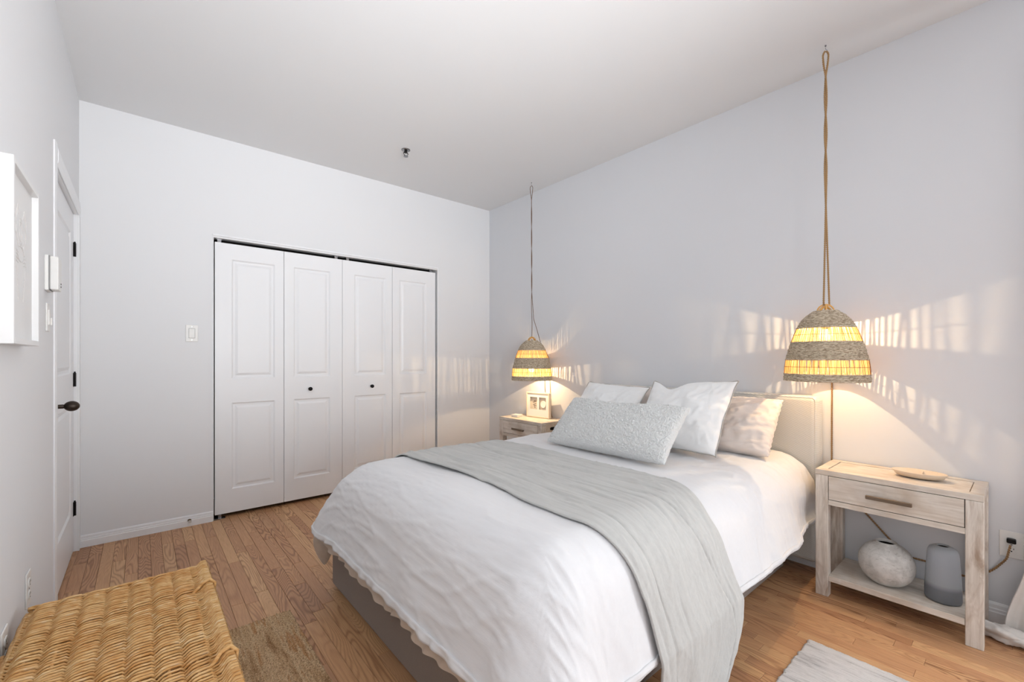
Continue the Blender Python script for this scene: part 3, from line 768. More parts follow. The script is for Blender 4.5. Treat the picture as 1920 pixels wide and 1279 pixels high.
# ---- throw
nb, ns = 420, 110
b = np.linspace(0.17, 2.62, nb); s = np.linspace(0, 1, ns)
Bq, Sq = np.meshgrid(b, s, indexing='ij')
xl = 1.395 + 0.012 * np.sin(b * 5) + 0.02 * pn(b * 2.2, b * 0, 41) - 0.02 * sstep(0.75, 0.2, b) * 0 + 0.0
xr = 2.035 + 0.012 * pn(b * 2.0, b * 0, 42) - 0.10 * sstep(1.0, 0.75, b) + 0.04 * sstep(0.62, 0.45, b) - 0.17 * sstep(0.42, 0.16, b)
xl = xl + 0.03 * sstep(1.0, 0.7, b) - 0.02 * sstep(0.6, 0.3, b)
Aq = xl[:, None] * (1 - Sq) + xr[:, None] * Sq
P, N, d, _, _ = drape(Aq, Bq, R_(90), 0.46)
dz = duvet_disp(Aq, Bq, d)
fw_ = Sq * 0.64
wr = 0.003 * pn(fw_ * 16, Bq * 0.9, 43) + 0.008 * (ridge(fw_ * 9 + 0.7 * pn(Bq * 1.5, Bq * 0, 44), Bq * 0.8, 45, 8)) - 0.009 * (ridge(fw_ * 7 + 0.5 * pn(Bq * 1.1, Bq * 0, 47), Bq * 0.7, 48, 12)) + 0.0035 * (ridge(fw_ * 22 + 0.6 * pn(Bq * 1.3, Bq * 0, 95), Bq * 1.1, 96, 6) - 0.2) - 0.0035 * (ridge(fw_ * 17 + 0.5 * pn(Bq * 1.2, Bq * 0, 97), Bq * 0.9, 98, 9) - 0.1) + 0.0012 * pn(fw_ * 46, Bq * 2, 46)
wr = wr * (1 - 0.55 * sstep(1.15, 0.85, Bq)) - 0.010 * (ridge(fw_ * 3.2 + 0.35 * pn(Bq * 1.1, Bq * 0, 101), Bq * 0.5, 102, 40)) * sstep(1.2, 0.9, Bq)
edge = np.exp(-(np.minimum(Sq, 1 - Sq) * 0.64 / 0.02) ** 2)
low = sstep(0.46, 0.8, d) * (Bq < 1.5)
wr = wr + low * (0.015 * np.sin(fw_ * 24 + 1) + 0.008 * pn(fw_ * 12, Bq * 2, 49))
P = P + N * (dz + wr + 0.015 + 0.008 * sstep(0.1, 0.4, d) - 0.003 * edge)[..., None]
P[..., 2] = np.maximum(P[..., 2], 0.012)
q = MB(); q.grid(P); thr = q.build('throw_blanket', M['throw'], smooth=True, origin=(1.7, 1.55, 0.3))
tag(thr, 'light grey linen throw laid across the middle of the bed', 'throw')
sm = thr.modifiers.new('thick', 'SOLIDIFY'); sm.thickness = 0.007; sm.offset = 0

# ================================================================== PILLOWS
def pillow(name, label, mat, w, h, t, base, top, ydir=1, nu=70, nv=56, conc=0.05, dent=0.0, wr=0.006, seed=0, piping=None, flange=0.0, nub=0.0, roll=0.0, pexp=0.42, sag=0.0, scallop=0.0, cat='pillow', tilt=0.0, mid=0.0):
    """base / top = (x, y, z) of the middle of the bottom and top edge; width runs along world -y"""
    base = Vector(base); top = Vector(top)
    up = (top - base).normalized(); wid = Vector((0, -1, 0)); wid.rotate(Matrix.Rotation(roll, 3, 'Z')); wid = (wid - up * wid.dot(up)).normalized()
    nor = wid.cross(up)            # faces the foot of the bed
    if nor.x > 0: nor = -nor
    if tilt:
        tm = Matrix.Rotation(tilt, 3, nor); w1 = tm @ wid
        if w1.z > wid.z: tm = Matrix.Rotation(-tilt, 3, nor); w1 = tm @ wid
        wid = w1; up = tm @ up
    u = np.sin(np.linspace(-PI / 2, PI / 2, nu)); v = np.sin(np.linspace(-PI / 2, PI / 2, nv))
    U, V = np.meshgrid(u, v, indexing='ij')
    X = w / 2 * U * (1 - conc * (1 - V ** 2)); Yy = h / 2 + h / 2 * V * (1 - conc * 1.2 * (1 - U ** 2))
    if dent: Yy = Yy - dent * np.exp(-((U + 0.45) / 0.32) ** 2) * sstep(-0.4, 1, V)
    if mid: Yy = Yy - mid * np.exp(-((U + 0.1) / 0.5) ** 2) * sstep(-0.4, 1, V)
    prof = np.clip((1 - np.abs(U) ** 2.2) * (1 - np.abs(V) ** 2.2), 0, 1) ** pexp
    prof = prof * (1 - sag * sstep(-0.2, 1, V))
    edge = np.minimum(1 - np.abs(U), 1 - np.abs(V))
    q = MB(); Ps = []
    for sg in (1, -1):
        z = sg * t / 2 * prof
        rad = ridge(U * 3 + V * 1.2, V * 3.5 - U * 1.5, seed + 3, 5)
        cr = np.clip(np.abs(U * V), 0, 1)
        z = z + sg * prof * (wr * pn(U * 2.3, V * 2.3, seed) * 1.6 + wr * 0.9 * (rad - 0.3) + wr * 0.7 * np.sin((U - np.sign(U) * V) * 13) * cr * 0.6)
        z = z + sg * np.clip(prof * 3, 0, 1) * wr * 0.35 * pn(U * 9, V * 6, seed + 5)
        if nub:
            z = z + sg * np.clip(prof * 4, 0, 1) * nub * (np.abs(pn(X * 62 + 1.5 * pn(X * 40, Yy * 40, 90), Yy * 62, seed + 7)) * 1.6 + 0.5 * pn(X * 150, Yy * 150, seed + 8))
        Xs = X; Ys = Yy
        if scallop:
            e = np.exp(-edge / 0.03); Xs = X + e * scallop * np.sin(V * 40 + 2 * pn(V * 6, V * 0, seed)) * np.sign(U) * (np.abs(U) > np.abs(V)); 
        Ps.append(np.stack([Xs, Ys, z], -1))
    Rm = np.array([[wid.x, up.x, nor.x], [wid.y, up.y, nor.y], [wid.z, up.z, nor.z]])
    for Pq in Ps:
        Wp = Pq @ Rm.T + np.array(base); q.grid(Wp)
    o = q.build(name, mat, smooth=True, origin=tuple(base), fixn=True)
    # weld rim
    import bmesh
    bm = bmesh.new(); bm.from_mesh(o.data); bmesh.ops.remove_doubles(bm, verts=bm.verts, dist=0.0004); bmesh.ops.recalc_face_normals(bm, faces=bm.faces); bm.to_mesh(bm_me := o.data); bm.free()
    o.data.polygons.foreach_set('use_smooth', [True] * len(o.data.polygons))
    tag(o, label, cat)
    if piping:
        P0 = Ps[0] * np.array([1, 1, 0]); loop = np.concatenate([P0[:, 0], P0[-1, 1:], P0[::-1, -1][1:], P0[0, ::-1][1:-1]])
        loop = (loop - np.array([0, h / 2, 0])) * (1 + 0.012) + np.array([0, h / 2, 0])
        # wavy flange
        nrm = np.zeros_like(loop); L = len(loop); ph = np.arange(L)
        loop[:, 2] += 0.004 * np.sin(ph * 0.35) + 0.003 * pn(ph * 0.11, ph * 0.0, seed + 2)
        W1 = loop @ Rm.T
        q = MB(); q.tube(W1, 0.0028, 5, closed=True); pp_ = q.build('piping', M[piping], o, smooth=True)
    return o
PI_ = PI
# back row leaning on the headboard
pillow('pillow', 'pinkish beige pillow leaning on the headboard nearest the wooden nightstand', M['pbeige'], 0.66, 0.36, 0.15, (2.795, 1.210, 0.676), (3.010, 1.215, 0.945), conc=0.02, wr=0.015, seed=51, scallop=0.0025, sag=0.05, pexp=0.33)
pillow('pillow', 'beige pillow mostly hidden between the two white pillows', M['pbeige'], 0.66, 0.36, 0.10, (2.850, 1.915, 0.688), (3.015, 1.915, 0.940), conc=0.02, wr=0.007, seed=52)
# white pillows in front of them
pillow('pillow', 'plump white square pillow with a chopped top and grey piped edge', M['pwhite'], 0.515, 0.49, 0.14, (2.540, 1.300, 0.685), (2.850, 1.350, 1.040), conc=0.05, dent=0.060, wr=0.0090, seed=53, piping='piping', roll=R_(0), pexp=0.5, tilt=R_(3.5))
pillow('pillow', 'white square pillow at the far side of the bed behind the nubby cushion', M['pwhite'], 0.54, 0.42, 0.13, (2.630, 1.935, 0.688), (2.860, 1.915, 0.950), conc=0.05, wr=0.009, seed=54, piping='piping', roll=R_(-2), pexp=0.5)
pillow('cushion', 'long nubby white boucle lumbar cushion in front of the pillows', M['boucle'], 0.775, 0.355, 0.15, (2.185, 1.505, 0.690), (2.430, 1.525, 0.932), nu=420, nv=210, conc=0.03, wr=0.0015, seed=55, nub=0.0060, roll=R_(0.5), pexp=0.40, cat='cushion', tilt=R_(2.8), mid=0.022)

# ================================================================== NIGHTSTANDS
def nightstand(label, loc, hole=False):
    """local: x 0 (front) .. 0.315 (wall), y 0 .. 0.585"""
    t = empty('nightstand', label, 'nightstand', loc, 0, 'whitewashed nightstands beside the bed')
    Dp, Wd, Ht, L = 0.315, 0.585, 0.634, 0.054
    def pt(mb, nm, mt, bv=0.0015):
        o = mb.build(nm, mt, t)
        if bv: bevel(o, bv, 2)
        return o
    for x0 in (0, Dp - L + 0.006):
        for y0 in (0, Wd - L):
            pt(MB().box(x0, x0 + L - 0.006, y0, y0 + L, 0, Ht - 0.027), 'leg', M['woodv'], 0.003)
    # top frame and sunken centre board
    zt0, zt1, e = Ht - 0.026, Ht, 0.042
    for a in ((0, e, 0, Wd), (Dp - e, Dp, 0, Wd)): pt(MB().box(a[0], a[1], a[2], a[3], zt0, zt1), 'top_rail', M['wood'])
    for a in ((e + 0.0008, Dp - e - 0.0008, 0, e), (e + 0.0008, Dp - e - 0.0008, Wd - e, Wd)): pt(MB().box(a[0], a[1], a[2], a[3], zt0, zt1), 'top_rail', M['wood'])
    pt(MB().box(e + 0.003, Dp - e - 0.003, e + 0.003, Wd - e - 0.003, zt0, zt1 - 0.0025), 'top_board', M['wood'], 0.0012)
    MB().box(e - 0.002, Dp - e + 0.002, e - 0.002, Wd - e + 0.002, zt0 + 0.001, zt0 + 0.006).build('top_groove', M['dark'], t)
    # apron rails round the drawer
    pt(MB().box(0.004, 0.03, L, Wd - L, 0.461, 0.487), 'front_rail', M['wood'])
    pt(MB().box(0.012, 0.03, L, Wd - L, 0.461, 0.487), 'inner_rail', M['dark'])
    for y0 in (0.004, Wd - 0.022):
        sp = pt(MB().box(L - 0.006, Dp - L + 0.006, y0, y0 + 0.018, 0.461, zt0), 'side_panel', M['wood'])
        if hole and y0 < 0.1:
            th = np.linspace(0, 2 * PI, 29)[:-1]
            pts = [(0.155 + (0.040 if math.cos(a) > 0 else -0.040) + 0.013 * math.cos(a), y0 - 0.0008, 0.575 + 0.013 * math.sin(a)) for a in th]
            q = MB(); q.add(pts, [tuple(range(28))]); q.build('hand_hole', M['dark'], sp)
    pt(MB().box(Dp - 0.03, Dp - 0.012, L, Wd - L, 0.461, zt0), 'back_panel', M['wood'])
    pt(MB().box(0.03, Dp - 0.03, 0.022, Wd - 0.022, 0.463, 0.470), 'drawer_floor', M['wood'])
    dr = pt(MB().box(-0.001, 0.018, L + 0.0025, Wd - L - 0.0025, 0.4905, zt0 - 0.0025), 'drawer', M['wood'], 0.001)
    MB().box(0.006, 0.012, L, Wd - L, 0.4868, zt0).build('drawer_gap', M['doorgap'], t)
    q = MB(); yc = Wd / 2 + 0.005
    q.box(-0.026, -0.016, yc - 0.082, yc + 0.082, 0.535, 0.552, 0.002)
    for yy in (yc - 0.065, yc + 0.065): q.tube([(-0.017, yy, 0.543), (0.0, yy, 0.543)], 0.005, 8)
    h_ = q.build('handle', M['brass'], dr); tag(h_, 'dark bronze bar handle')
    pt(MB().box(0.004, Dp - 0.004, L + 0.0006, Wd - L - 0.0006, 0.080, 0.108), 'shelf', M['wood'], 0.002)
    return t
nightstand('whitewashed wooden nightstand with drawer and open shelf on the right of the bed', (2.920, 0.120, 0))
nightstand('whitewashed wooden nightstand in the far corner beyond the bed', (2.920, 2.700, 0), True)
# the outline of the small wooden bowl on the near stand
t = empty('wooden_dish', 'shallow boat-shaped pale wood dish with divider on the near nightstand', 'dish', (3.085, 0.335, 0.634), R_(2))
th = np.linspace(0, 2 * PI, 57)[:-1]
def oval(a, b, z, p=2.3): return [(b * abs(math.cos(t_)) ** (2 / 2.0) * (1 if math.cos(t_) > 0 else -1), a * math.sin(t_) * (abs(math.sin(t_)) ** 0.12), z) for t_ in th]
P = np.array([oval(0.055, 0.028, 0.0), oval(0.082, 0.046, 0.007), oval(0.098, 0.060, 0.028), oval(0.096, 0.058, 0.0305), oval(0.090, 0.052, 0.028), oval(0.074, 0.040, 0.010), oval(0.05, 0.022, 0.007)])
q = MB(); q.grid(P, closed_v=True); q.f.append(tuple(range(56))); q.f.append(tuple(6 * 56 + i for i in range(56)))
q.build('bowl', M['dish'], t, smooth=True)
q = MB(); q.add([(-0.040, -0.012, 0.006), (0.040, -0.012, 0.006), (0.050, -0.012, 0.0255), (-0.050, -0.012, 0.0255), (-0.040, -0.006, 0.006), (0.040, -0.006, 0.006), (0.050, -0.006, 0.0255), (-0.050, -0.006, 0.0255)], [(0, 1, 2, 3), (4, 7, 6, 5), (0, 3, 7, 4), (1, 5, 6, 2), (2, 6, 7, 3), (0, 4, 5, 1)])
q.build('divider', M['dish'], t)

# vases
t = empty('round_vase', 'squat round chalky grey vase on the nightstand shelf', 'vase', (3.055, 0.449, 0.108))
prof = []
for a in np.linspace(-PI / 2 + 0.35, PI / 2 - 0.42, 26):
    prof.append((0.108 * math.cos(a) ** 0.85, 0.096 + 0.102 * math.sin(a)))
prof = [(0, prof[0][1] - 0.0)] + prof + [(0.040, 0.1935), (0.042, 0.199), (0.039, 0.201), (0.036, 0.195), (0.037, 0.18), (0.08, 0.14), (0.09, 0.09), (0, 0.02)]
z0 = min(p[1] for p in prof); prof = [(r, z - z0 + 0.0) for r, z in prof]
q = MB(); q.lathe(prof, 64)
vb = q.build('body', M['vase'], t, smooth=True)
q = MB(); q.lathe([(0.0365, 0.187 - z0), (0.02, 0.184 - z0), (0.0, 0.183 - z0)], 32); q.build('mouth_shade_disc', M['dark'], t)  # dark disc stands for the shade inside the round vase
t = empty('bottle_vase', 'tall blue-grey two-tone ceramic vase on the nightstand shelf', 'vase', (3.055, 0.252, 0.108))
prof = [(0, 0.0), (0.052, 0.0), (0.060, 0.004), (0.0625, 0.012), (0.062, 0.05), (0.058, 0.13), (0.0535, 0.20), (0.0515, 0.218), (0.046, 0.232), (0.034, 0.240), (0.027, 0.243), (0.0235, 0.2455), (0.0205, 0.244), (0.0205, 0.234), (0.04, 0.21), (0.045, 0.1), (0, 0.02)]
q = MB(); q.lathe(prof, 64); q.build('body', M['bottle'], t, smooth=True)
q = MB(); q.lathe([(0.0205, 0.2375), (0.0, 0.2370)], 32); q.build('mouth_shade_disc', M['dark'], t)  # near-black disc below the mouth, colour in place of inner shade

# shadow-box frame on far nightstand
t = empty('shadow_box_frame', 'pale wood shadow box frame with two openings on the far nightstand', 'picture frame', (3.165, 2.985, 0.634), R_(-84))
w2, hh, dd_ = 0.14, 0.235, 0.030
m = MB(); b = 0.011
m.box(-w2, -w2 + b, -dd_, 0, 0, hh); m.box(w2 - b, w2, -dd_, 0, 0, hh); m.box(-w2 + b, w2 - b, -dd_, 0, 0, b); m.box(-w2 + b, w2 - b, -dd_, 0, hh - b, hh)
bevel(m.build('frame', M['palewood'], t), 0.001, 1)
MB().box(-w2 + b, w2 - b, -0.008, 0, b, hh - b).build('backing', M['sage'], t)
m = MB(); X = (-w2 + b, -0.098, -0.008, 0.014, 0.098, w2 - b); za, zb = 0.075, 0.190; y0, y1 = -0.024, -0.020
m.box(X[0], X[5], y0, y1, b, za); m.box(X[0], X[5], y0, y1, zb, hh - b); m.box(X[0], X[1], y0, y1, za, zb); m.box(X[2], X[3], y0, y1, za, zb); m.box(X[4], X[5], y0, y1, za, zb)
m.build('mat_board', M['mat_board'], t)
m = MB()
for k_ in range(9):
    a = k_ * 0.7; r0 = 0.012 + 0.012 * ((k_ * 37) % 10) / 10; cx_, cz_ = -0.052 + r0 * math.cos(a) * 0.8, 0.128 + r0 * math.sin(a) * 1.5
    th = np.linspace(0, 2 * PI, 13)[:-1]
    m.add([(cx_ + 0.010 * math.cos(t_) * math.cos(a) - 0.004 * math.sin(t_) * math.sin(a), -0.0088, cz_ + 0.010 * math.cos(t_) * math.sin(a) + 0.004 * math.sin(t_) * math.cos(a)) for t_ in th], [tuple(range(12))])
m.box(-0.0535, -0.0505, -0.0088, -0.008, 0.085, 0.13)
m.build('pressed_leaf', M['leafprint'], t)
m = MB(); th = np.linspace(0, 2 * PI, 33)[:-1]
P = np.array([[(0.056 + r * math.cos(a), y, 0.125 + r * math.sin(a)) for a in th] for r, y in ((0.032, -0.008), (0.032, -0.014), (0.029, -0.016), (0.024, -0.0145), (0.0, -0.014))])
m.grid(P, closed_v=True); m.build('plaster_disc', M['mat_board'], t, smooth=False)
# small white box on the far nightstand
t = empty('trinket_box', 'tiny white lidded box on the far nightstand beside the frame', 'box', (3.035, 3.165, 0.634), R_(8))
bevel(MB().box(-0.035, 0.035, -0.04, 0.04, 0, 0.014).build('box', M['plastic'], t), 0.002); bevel(MB().box(-0.037, 0.037, -0.042, 0.042, 0.0145, 0.022).build('lid', M['plastic'], t), 0.002)

# ================================================================== PENDANT LAMPS
def twisted(mb, path, r, pitch=0.022, off=None, k=5, step=0.0035):
    """two-strand rope along a polyline"""
    p = np.array(path, float); seg = np.linalg.norm(np.diff(p, axis=0), axis=1); s = np.concatenate([[0], np.cumsum(seg)])
    n = max(8, int(s[-1] / step)); t = np.linspace(0, s[-1], n)
    C = np.stack([np.interp(t, s, p[:, i]) for i in range(3)], 1)
    ker = np.ones(9) / 9
    if n > 30:
        for i in range(3):
            c = np.convolve(np.pad(C[:, i], 4, mode='edge'), ker, 'valid'); C[:, i] = c
    tg = np.gradient(C, axis=0); tg /= np.linalg.norm(tg, axis=1)[:, None]
    up = np.array([0.3, 1, 0.2]); a = np.cross(tg, up); a /= np.linalg.norm(a, axis=1)[:, None]; b = np.cross(a, tg)
    for ph in (0, PI):
        w = t / pitch * 2 * PI + ph
        mb.tube(C + r * 0.62 * (np.cos(w)[:, None] * a + np.sin(w)[:, None] * b), r * 0.68, k)
def pendant(label, loc, hook, bulb_h, power, seed, split_cord, floor_cord, tilt=0.0):
    """loc = centre of the shade's rim"""
    t = empty('pendant_lamp', label, 'lamp', loc, 0, 'woven pendant lamps beside the bed'); rs = random.Random(seed)
    pz = [0.0, 0.036, 0.111, 0.2035, 0.275, 0.322, 0.350, 0.363]; pr = [0.184, 0.183, 0.176, 0.151, 0.1265, 0.100, 0.070, 0.045]
    z_ = np.linspace(0, 0.363, 200); r_ = np.interp(z_, pz, pr)
    ker = np.ones(15) / 15; r_ = np.convolve(np.pad(r_, 7, mode='edge'), ker, 'valid')
    rad = lambda z: float(np.interp(z, z_, r_))
    TLT = Matrix.Rotation(tilt, 3, 'Y')
    def ringband(nm, z0, z1, rr):
        q = MB(); ds = 0; z = z0; nph = 72
        # walk along the profile so rings stay one twine apart
        while z <= z1:
            R = rad(z); th = np.arange(nph) / nph * 2 * PI; sd = rs.random() * 50
            zz = z + 0.0012 * np.array(pn(np.cos(th) * 6 + sd, np.sin(th) * 6, 3)); Rr = R + 0.0014 * np.array(pn(np.cos(th) * 9 + sd, np.sin(th) * 9, 4)) + 0.0010 * (1 if int(z * 1000) % 2 else -1)
            q.tube(np.stack([Rr * np.cos(th), Rr * np.sin(th), zz], 1), rr * (0.9 + 0.25 * rs.random()), 5, closed=True)
            sl = abs(rad(min(0.363, z + 0.002)) - rad(z)) / 0.002
            z += 2 * rr * 0.80 / math.sqrt(1 + sl * sl)
        # opaque inner skin so that the band blocks light
        zs = np.linspace(z0, min(z1, 0.362), 8)
        P = np.array([[((rad(z) - 0.002) * math.cos(a), (rad(z) - 0.002) * math.sin(a), z) for a in np.arange(48) / 48 * 2 * PI] for z in zs]); q.grid(P, closed_v=True)
        o = q.build(nm, M['grass'], t, smooth=True, fixn=False); return o
    ringband('rim_band', 0.003, 0.036, 0.0034); ringband('middle_band', 0.111, 0.2035, 0.0036); ringband('crown', 0.275, 0.363, 0.0034)
    q = MB(); P = np.array([[(r * math.cos(a), r * math.sin(a), z) for a in np.arange(32) / 32 * 2 * PI] for r, z in ((0.047, 0.360), (0.025, 0.366), (0.006, 0.367))]); q.grid(P, closed_v=True); q.build('crown_cap', M['grass'], t, smooth=True)
    # open bands: cane strips
    for nm, z0, z1, n in (('lower_cane_band', 0.034, 0.113, 112), ('upper_cane_band', 0.2015, 0.277, 104)):
        q = MB(); R0, R1 = rad(z0), rad(z1); zm = (z0 + z1) / 2; Rm_ = rad(zm)
        for i in range(n):
            a0 = i / n * 2 * PI + rs.uniform(-.010, .010); a1 = a0 + rs.uniform(-.035, .035); am = (a0 + a1) / 2
            hw = 0.5 * 2 * PI / n * rs.uniform(0.46, 0.76)
            V = []
            for (a, R, z) in ((a0, R0, z0), (am, Rm_, zm), (a1, R1, z1)):
                for s_ in (-hw, hw):
                    for dr in (-0.0005, 0.0005): V.append(((R + dr) * math.cos(a + s_), (R + dr) * math.sin(a + s_), z))
            F = []
            for j in (0, 4):
                F += [(j, j + 2, j + 6, j + 4), (j + 1, j + 5, j + 7, j + 3), (j, j + 4, j + 5, j + 1), (j + 2, j + 3, j + 7, j + 6)]
            q.add(V, F)
        o = q.build(nm, M['cane'], t, fixn=False); o['kind'] = 'stuff'
        q = MB()
        for i in range(54):
            a = (i + rs.uniform(-.25, .25)) / 54 * 2 * PI; a1 = a + rs.uniform(-.03, .03)
            q.tube([((R0 + 0.0015) * math.cos(a), (R0 + 0.0015) * math.sin(a), z0), ((Rm_ + 0.0018) * math.cos((a + a1) / 2), (Rm_ + 0.0018) * math.sin((a + a1) / 2), zm), ((R1 + 0.0015) * math.cos(a1), (R1 + 0.0015) * math.sin(a1), z1)], 0.0009, 4, cap=False)
        o = q.build('thin_ribs', M['twine'], t, fixn=False); o['kind'] = 'stuff'
        q = MB(); th = np.arange(72) / 72 * 2 * PI; q.tube(np.stack([(Rm_ + 0.0012) * np.cos(th), (Rm_ + 0.0012) * np.sin(th), 0 * th + zm], 1), 0.0011, 5, closed=True)
        q.build('binding_wire', M['twine'], t)
    # crown loops
    q = MB()
    for ang, s_ in ((0.3, 1), (2.1, 0.9)):
        th = np.linspace(0, PI, 16); q.tube([(0.042 * math.cos(a) * math.cos(ang) * s_, 0.042 * math.cos(a) * math.sin(ang) * s_, 0.357 + 0.040 * math.sin(a)) for a in th], 0.0038, 6)
    q.tube([(0.03, -0.02, 0.362), (0.006, 0, 0.392), (-0.01, 0.008, 0.384), (-0.022, 0.022, 0.362)], 0.006, 6)
    q.build('crown_loop', M['orange'], t, smooth=True)
    # socket, bulb
    zb = bulb_h
    q = MB(); q.lathe([(0, zb + 0.075), (0.016, zb + 0.075), (0.019, zb + 0.07), (0.019, zb + 0.035), (0.015, zb + 0.030), (0, zb + 0.030)], 20); q.tube([(0, 0, zb + 0.07), (0, 0, 0.375)], 0.003, 6)
    q.build('lamp_socket', M['black'], t)
    q = MB(); q.lathe([(0.0, zb - 0.028)] + [(0.028 * math.sin(a), zb - 0.028 * math.cos(a)) for a in np.linspace(0.25, 2.5, 12)] + [(0.013, zb + 0.032)], 24)
    bo = q.build('bulb', M['bulb'], t, smooth=True); tag(bo, 'glowing warm round bulb')
    q = MB(); q.tube([(0, 0, zb - 0.010), (0, 0, zb + 0.012)], 0.003, 6); q.build('filament', M['filament'], bo)
    l = bpy.data.lights.new('bulb_light', 'POINT'); l.energy = power; l.color = (1.0, 0.71, 0.40); l.shadow_soft_size = 0.004
    lo = bpy.data.objects.new('bulb_light', l); COL.objects.link(lo); lo.parent = t; lo.location = (0, 0, zb - 0.012)
    # rope from hook (world coordinates relative to loc)
    hk = Vector(hook) - Vector(loc)
    q = MB()
    loop = [(0.0, -0.008, -0.028), (0.0, -0.013, -0.05), (0.0, -0.009, -0.11), (0.0, 0.0, -0.16)]
    zt = hk.z
    A = [(hk.x, hk.y, zt - 0.028), (hk.x + 0.008, hk.y - 0.011, zt - 0.042), (hk.x + 0.004, hk.y - 0.008, zt - 0.10), (hk.x, hk.y, zt - 0.16)]
    Bp = [(hk.x, hk.y, zt - 0.028), (hk.x - 0.008, hk.y + 0.011, zt - 0.045), (hk.x - 0.005, hk.y + 0.008, zt - 0.10), (hk.x, hk.y, zt - 0.16)]
    L = zt - 0.16; nn = 30; zend = 0.39
    for i in range(1, nn + 1):
        f = i / nn; z = L + (zend - L) * f; cx_, cy_ = hk.x * (1 - f), hk.y * (1 - f)
        sep = 0.0042 if not split_cord else 0.0028
        spread = 0.0 if split_cord else max(0, (f - 0.42) / 0.58)
        w = min(f, 0.42 if not split_cord else 9) * 20.0; sp_ = sep * (1 - spread)
        A.append((cx_ + sp_ * math.cos(w) + 0.014 * spread, cy_ + sp_ * math.sin(w) - 0.0125 * spread, z))
        Bp.append((cx_ - sp_ * math.cos(w) - 0.008 * spread, cy_ - sp_ * math.sin(w) + 0.007 * spread, z))
    rr = 0.0040 if not split_cord else 0.0025
    twisted(q, A, rr); q.build('cord', M['rope'] if not split_cord else M['twine'], t, smooth=True)
    q = MB()
    if split_cord: Bp = Bp[:24] + [(0.012, -0.012, 0.56), (0.030, -0.03, 0.48), (0.058, -0.055, 0.345)]
    wallx = W - 0.006 - loc[0]
    tail = [(x - loc[0], y - loc[1], z - loc[2]) for x, y, z in floor_cord]
    twisted(q, (Bp if split_cord else Bp), rr); q.build('cord', M['rope'] if not split_cord else M['twine'], t, smooth=True)
    q = MB(); twisted(q, [((0.100 if split_cord else 0.16), 0.03 if not split_cord else -0.02, 0.318 if split_cord else 0.20)] + tail, rr); q.build('power_cord', M['cordbrown'], t, smooth=True)
    q = MB(); q.tube([(hk.x, hk.y, zt), (hk.x, hk.y, zt - 0.006)], 0.004, 8); q.tube([(hk.x, hk.y, zt - 0.004), (hk.x, hk.y, zt - 0.022), (hk.x, hk.y - 0.006, zt - 0.028), (hk.x, hk.y - 0.003, zt - 0.034), (hk.x, hk.y + 0.003, zt - 0.032)], 0.0016, 5)
    q.build('ceiling_hook', M['steel'], t)
    return t
wx = W - 0.007
# near lamp: cord drops down the wall, passes behind the nightstand and ends in the outlet
pendant('large woven seagrass dome pendant above the near nightstand', (3.014, 0.685, 1.077), (3.014, 0.685, H), 0.238, 24.0, 5, False,
        [(wx, 0.71, 1.20), (wx, 0.712, 0.9), (wx, 0.7125, 0.55), (wx, 0.66, 0.46), (wx, 0.56, 0.37), (wx, 0.47, 0.27), (wx, 0.40, 0.20), (wx, 0.30, 0.20), (wx, 0.20, 0.175), (wx, 0.13, 0.215), (wx - 0.004, 0.10, 0.25), (wx - 0.02, 0.065, 0.31), (wx - 0.03, 0.054, 0.378)])
q = MB(); q.box(W - 0.030, W - 0.0079, 0.052 - 0.014, 0.052 + 0.014, 0.391 - 0.010, 0.391 + 0.010, 0.003)
tag(q.build('power_plug', M['black']), 'black plug in the upper socket beside the near nightstand', 'plug')
pendant('woven seagrass dome pendant in the far corner above the photo frame', (3.048, 2.965, 0.990), (3.062, 2.985, H), 0.100, 22.0, 9, True,
        [(wx, 2.93, 1.2), (wx, 2.915, 0.9), (wx, 2.90, 0.66), (wx, 2.80, 0.5)], 0)
q = MB(); q.tube([(wx, 2.99, 1.25), (wx, 2.985, 0.9), (wx, 2.96, 0.67)], 0.0025, 6)
tag(q.build('lamp_wire', M['twine']), 'thin brown wire down the wall behind the far frame', 'wire')

# ================================================================== WICKER TRUNK
LX0, LX1, LY0, LY1, LZ = 0.022, 0.487, 0.50, 2.005, 0.42
tr = empty('wicker_trunk', 'honey coloured wicker trunk with woven lid at lower left on the jute rug', 'basket', (LX0, LY0, 0))
def tp(mb, nm, mat, kind=None, smooth=True):
    o = mb.build(nm, mat, tr, smooth=smooth, fixn=False); o.matrix_parent_inverse = Matrix.Translation((-LX0, -LY0, 0))
    if kind: o['kind'] = kind
    return o
sp = 0.0565; rim = LX1 - 0.050
NSTK = 7; x_first = LX0 + 0.045
stk = [rim - i * sp for i in range(8)]
def strand(mb, y, ph, rsd, z=LZ):
    rs = random.Random(rsd)
    xs = np.linspace(LX0 + 0.012, rim + 0.004, 90)
    g_ = (xs - (rim - 9 * sp)) / sp; k_ = np.floor(g_).astype(int); f_ = g_ - k_
    over = ((k_ + (1 if ph > 0 else 0)) % 2 == 0)
    hump = sstep(0, 0.36, f_) * (1 - 0.38 * sstep(0.4, 0.92, f_)) * (1 - sstep(0.90, 1.0, f_))
    zc = z - 0.004 + np.where(over, 0.0095 * hump, -0.0120 * np.sin(PI * f_) ** 0.7)
    yc = y + np.where(over, -0.0065 + 0.013 * np.clip(f_ * 1.1, 0, 1), 0.0065 - 0.013 * f_) + 0.0015 * rs.uniform(-1, 1) + 0.0022 * np.array(pn(xs * 9, xs * 0, rsd % 97))
    # surface ripples over the whole lid
    zc = zc + 0.006 * np.array(pn(xs * 5, xs * 0 + y * 5, 61))
    # slope down at the long left edge
    zc = zc - 0.013 * sstep(LX0 + 0.045, LX0 + 0.005, xs)
    mb.tube(np.stack([xs, yc, zc], 1), 0.0034 * rs.uniform(0.8, 1.25), 6)
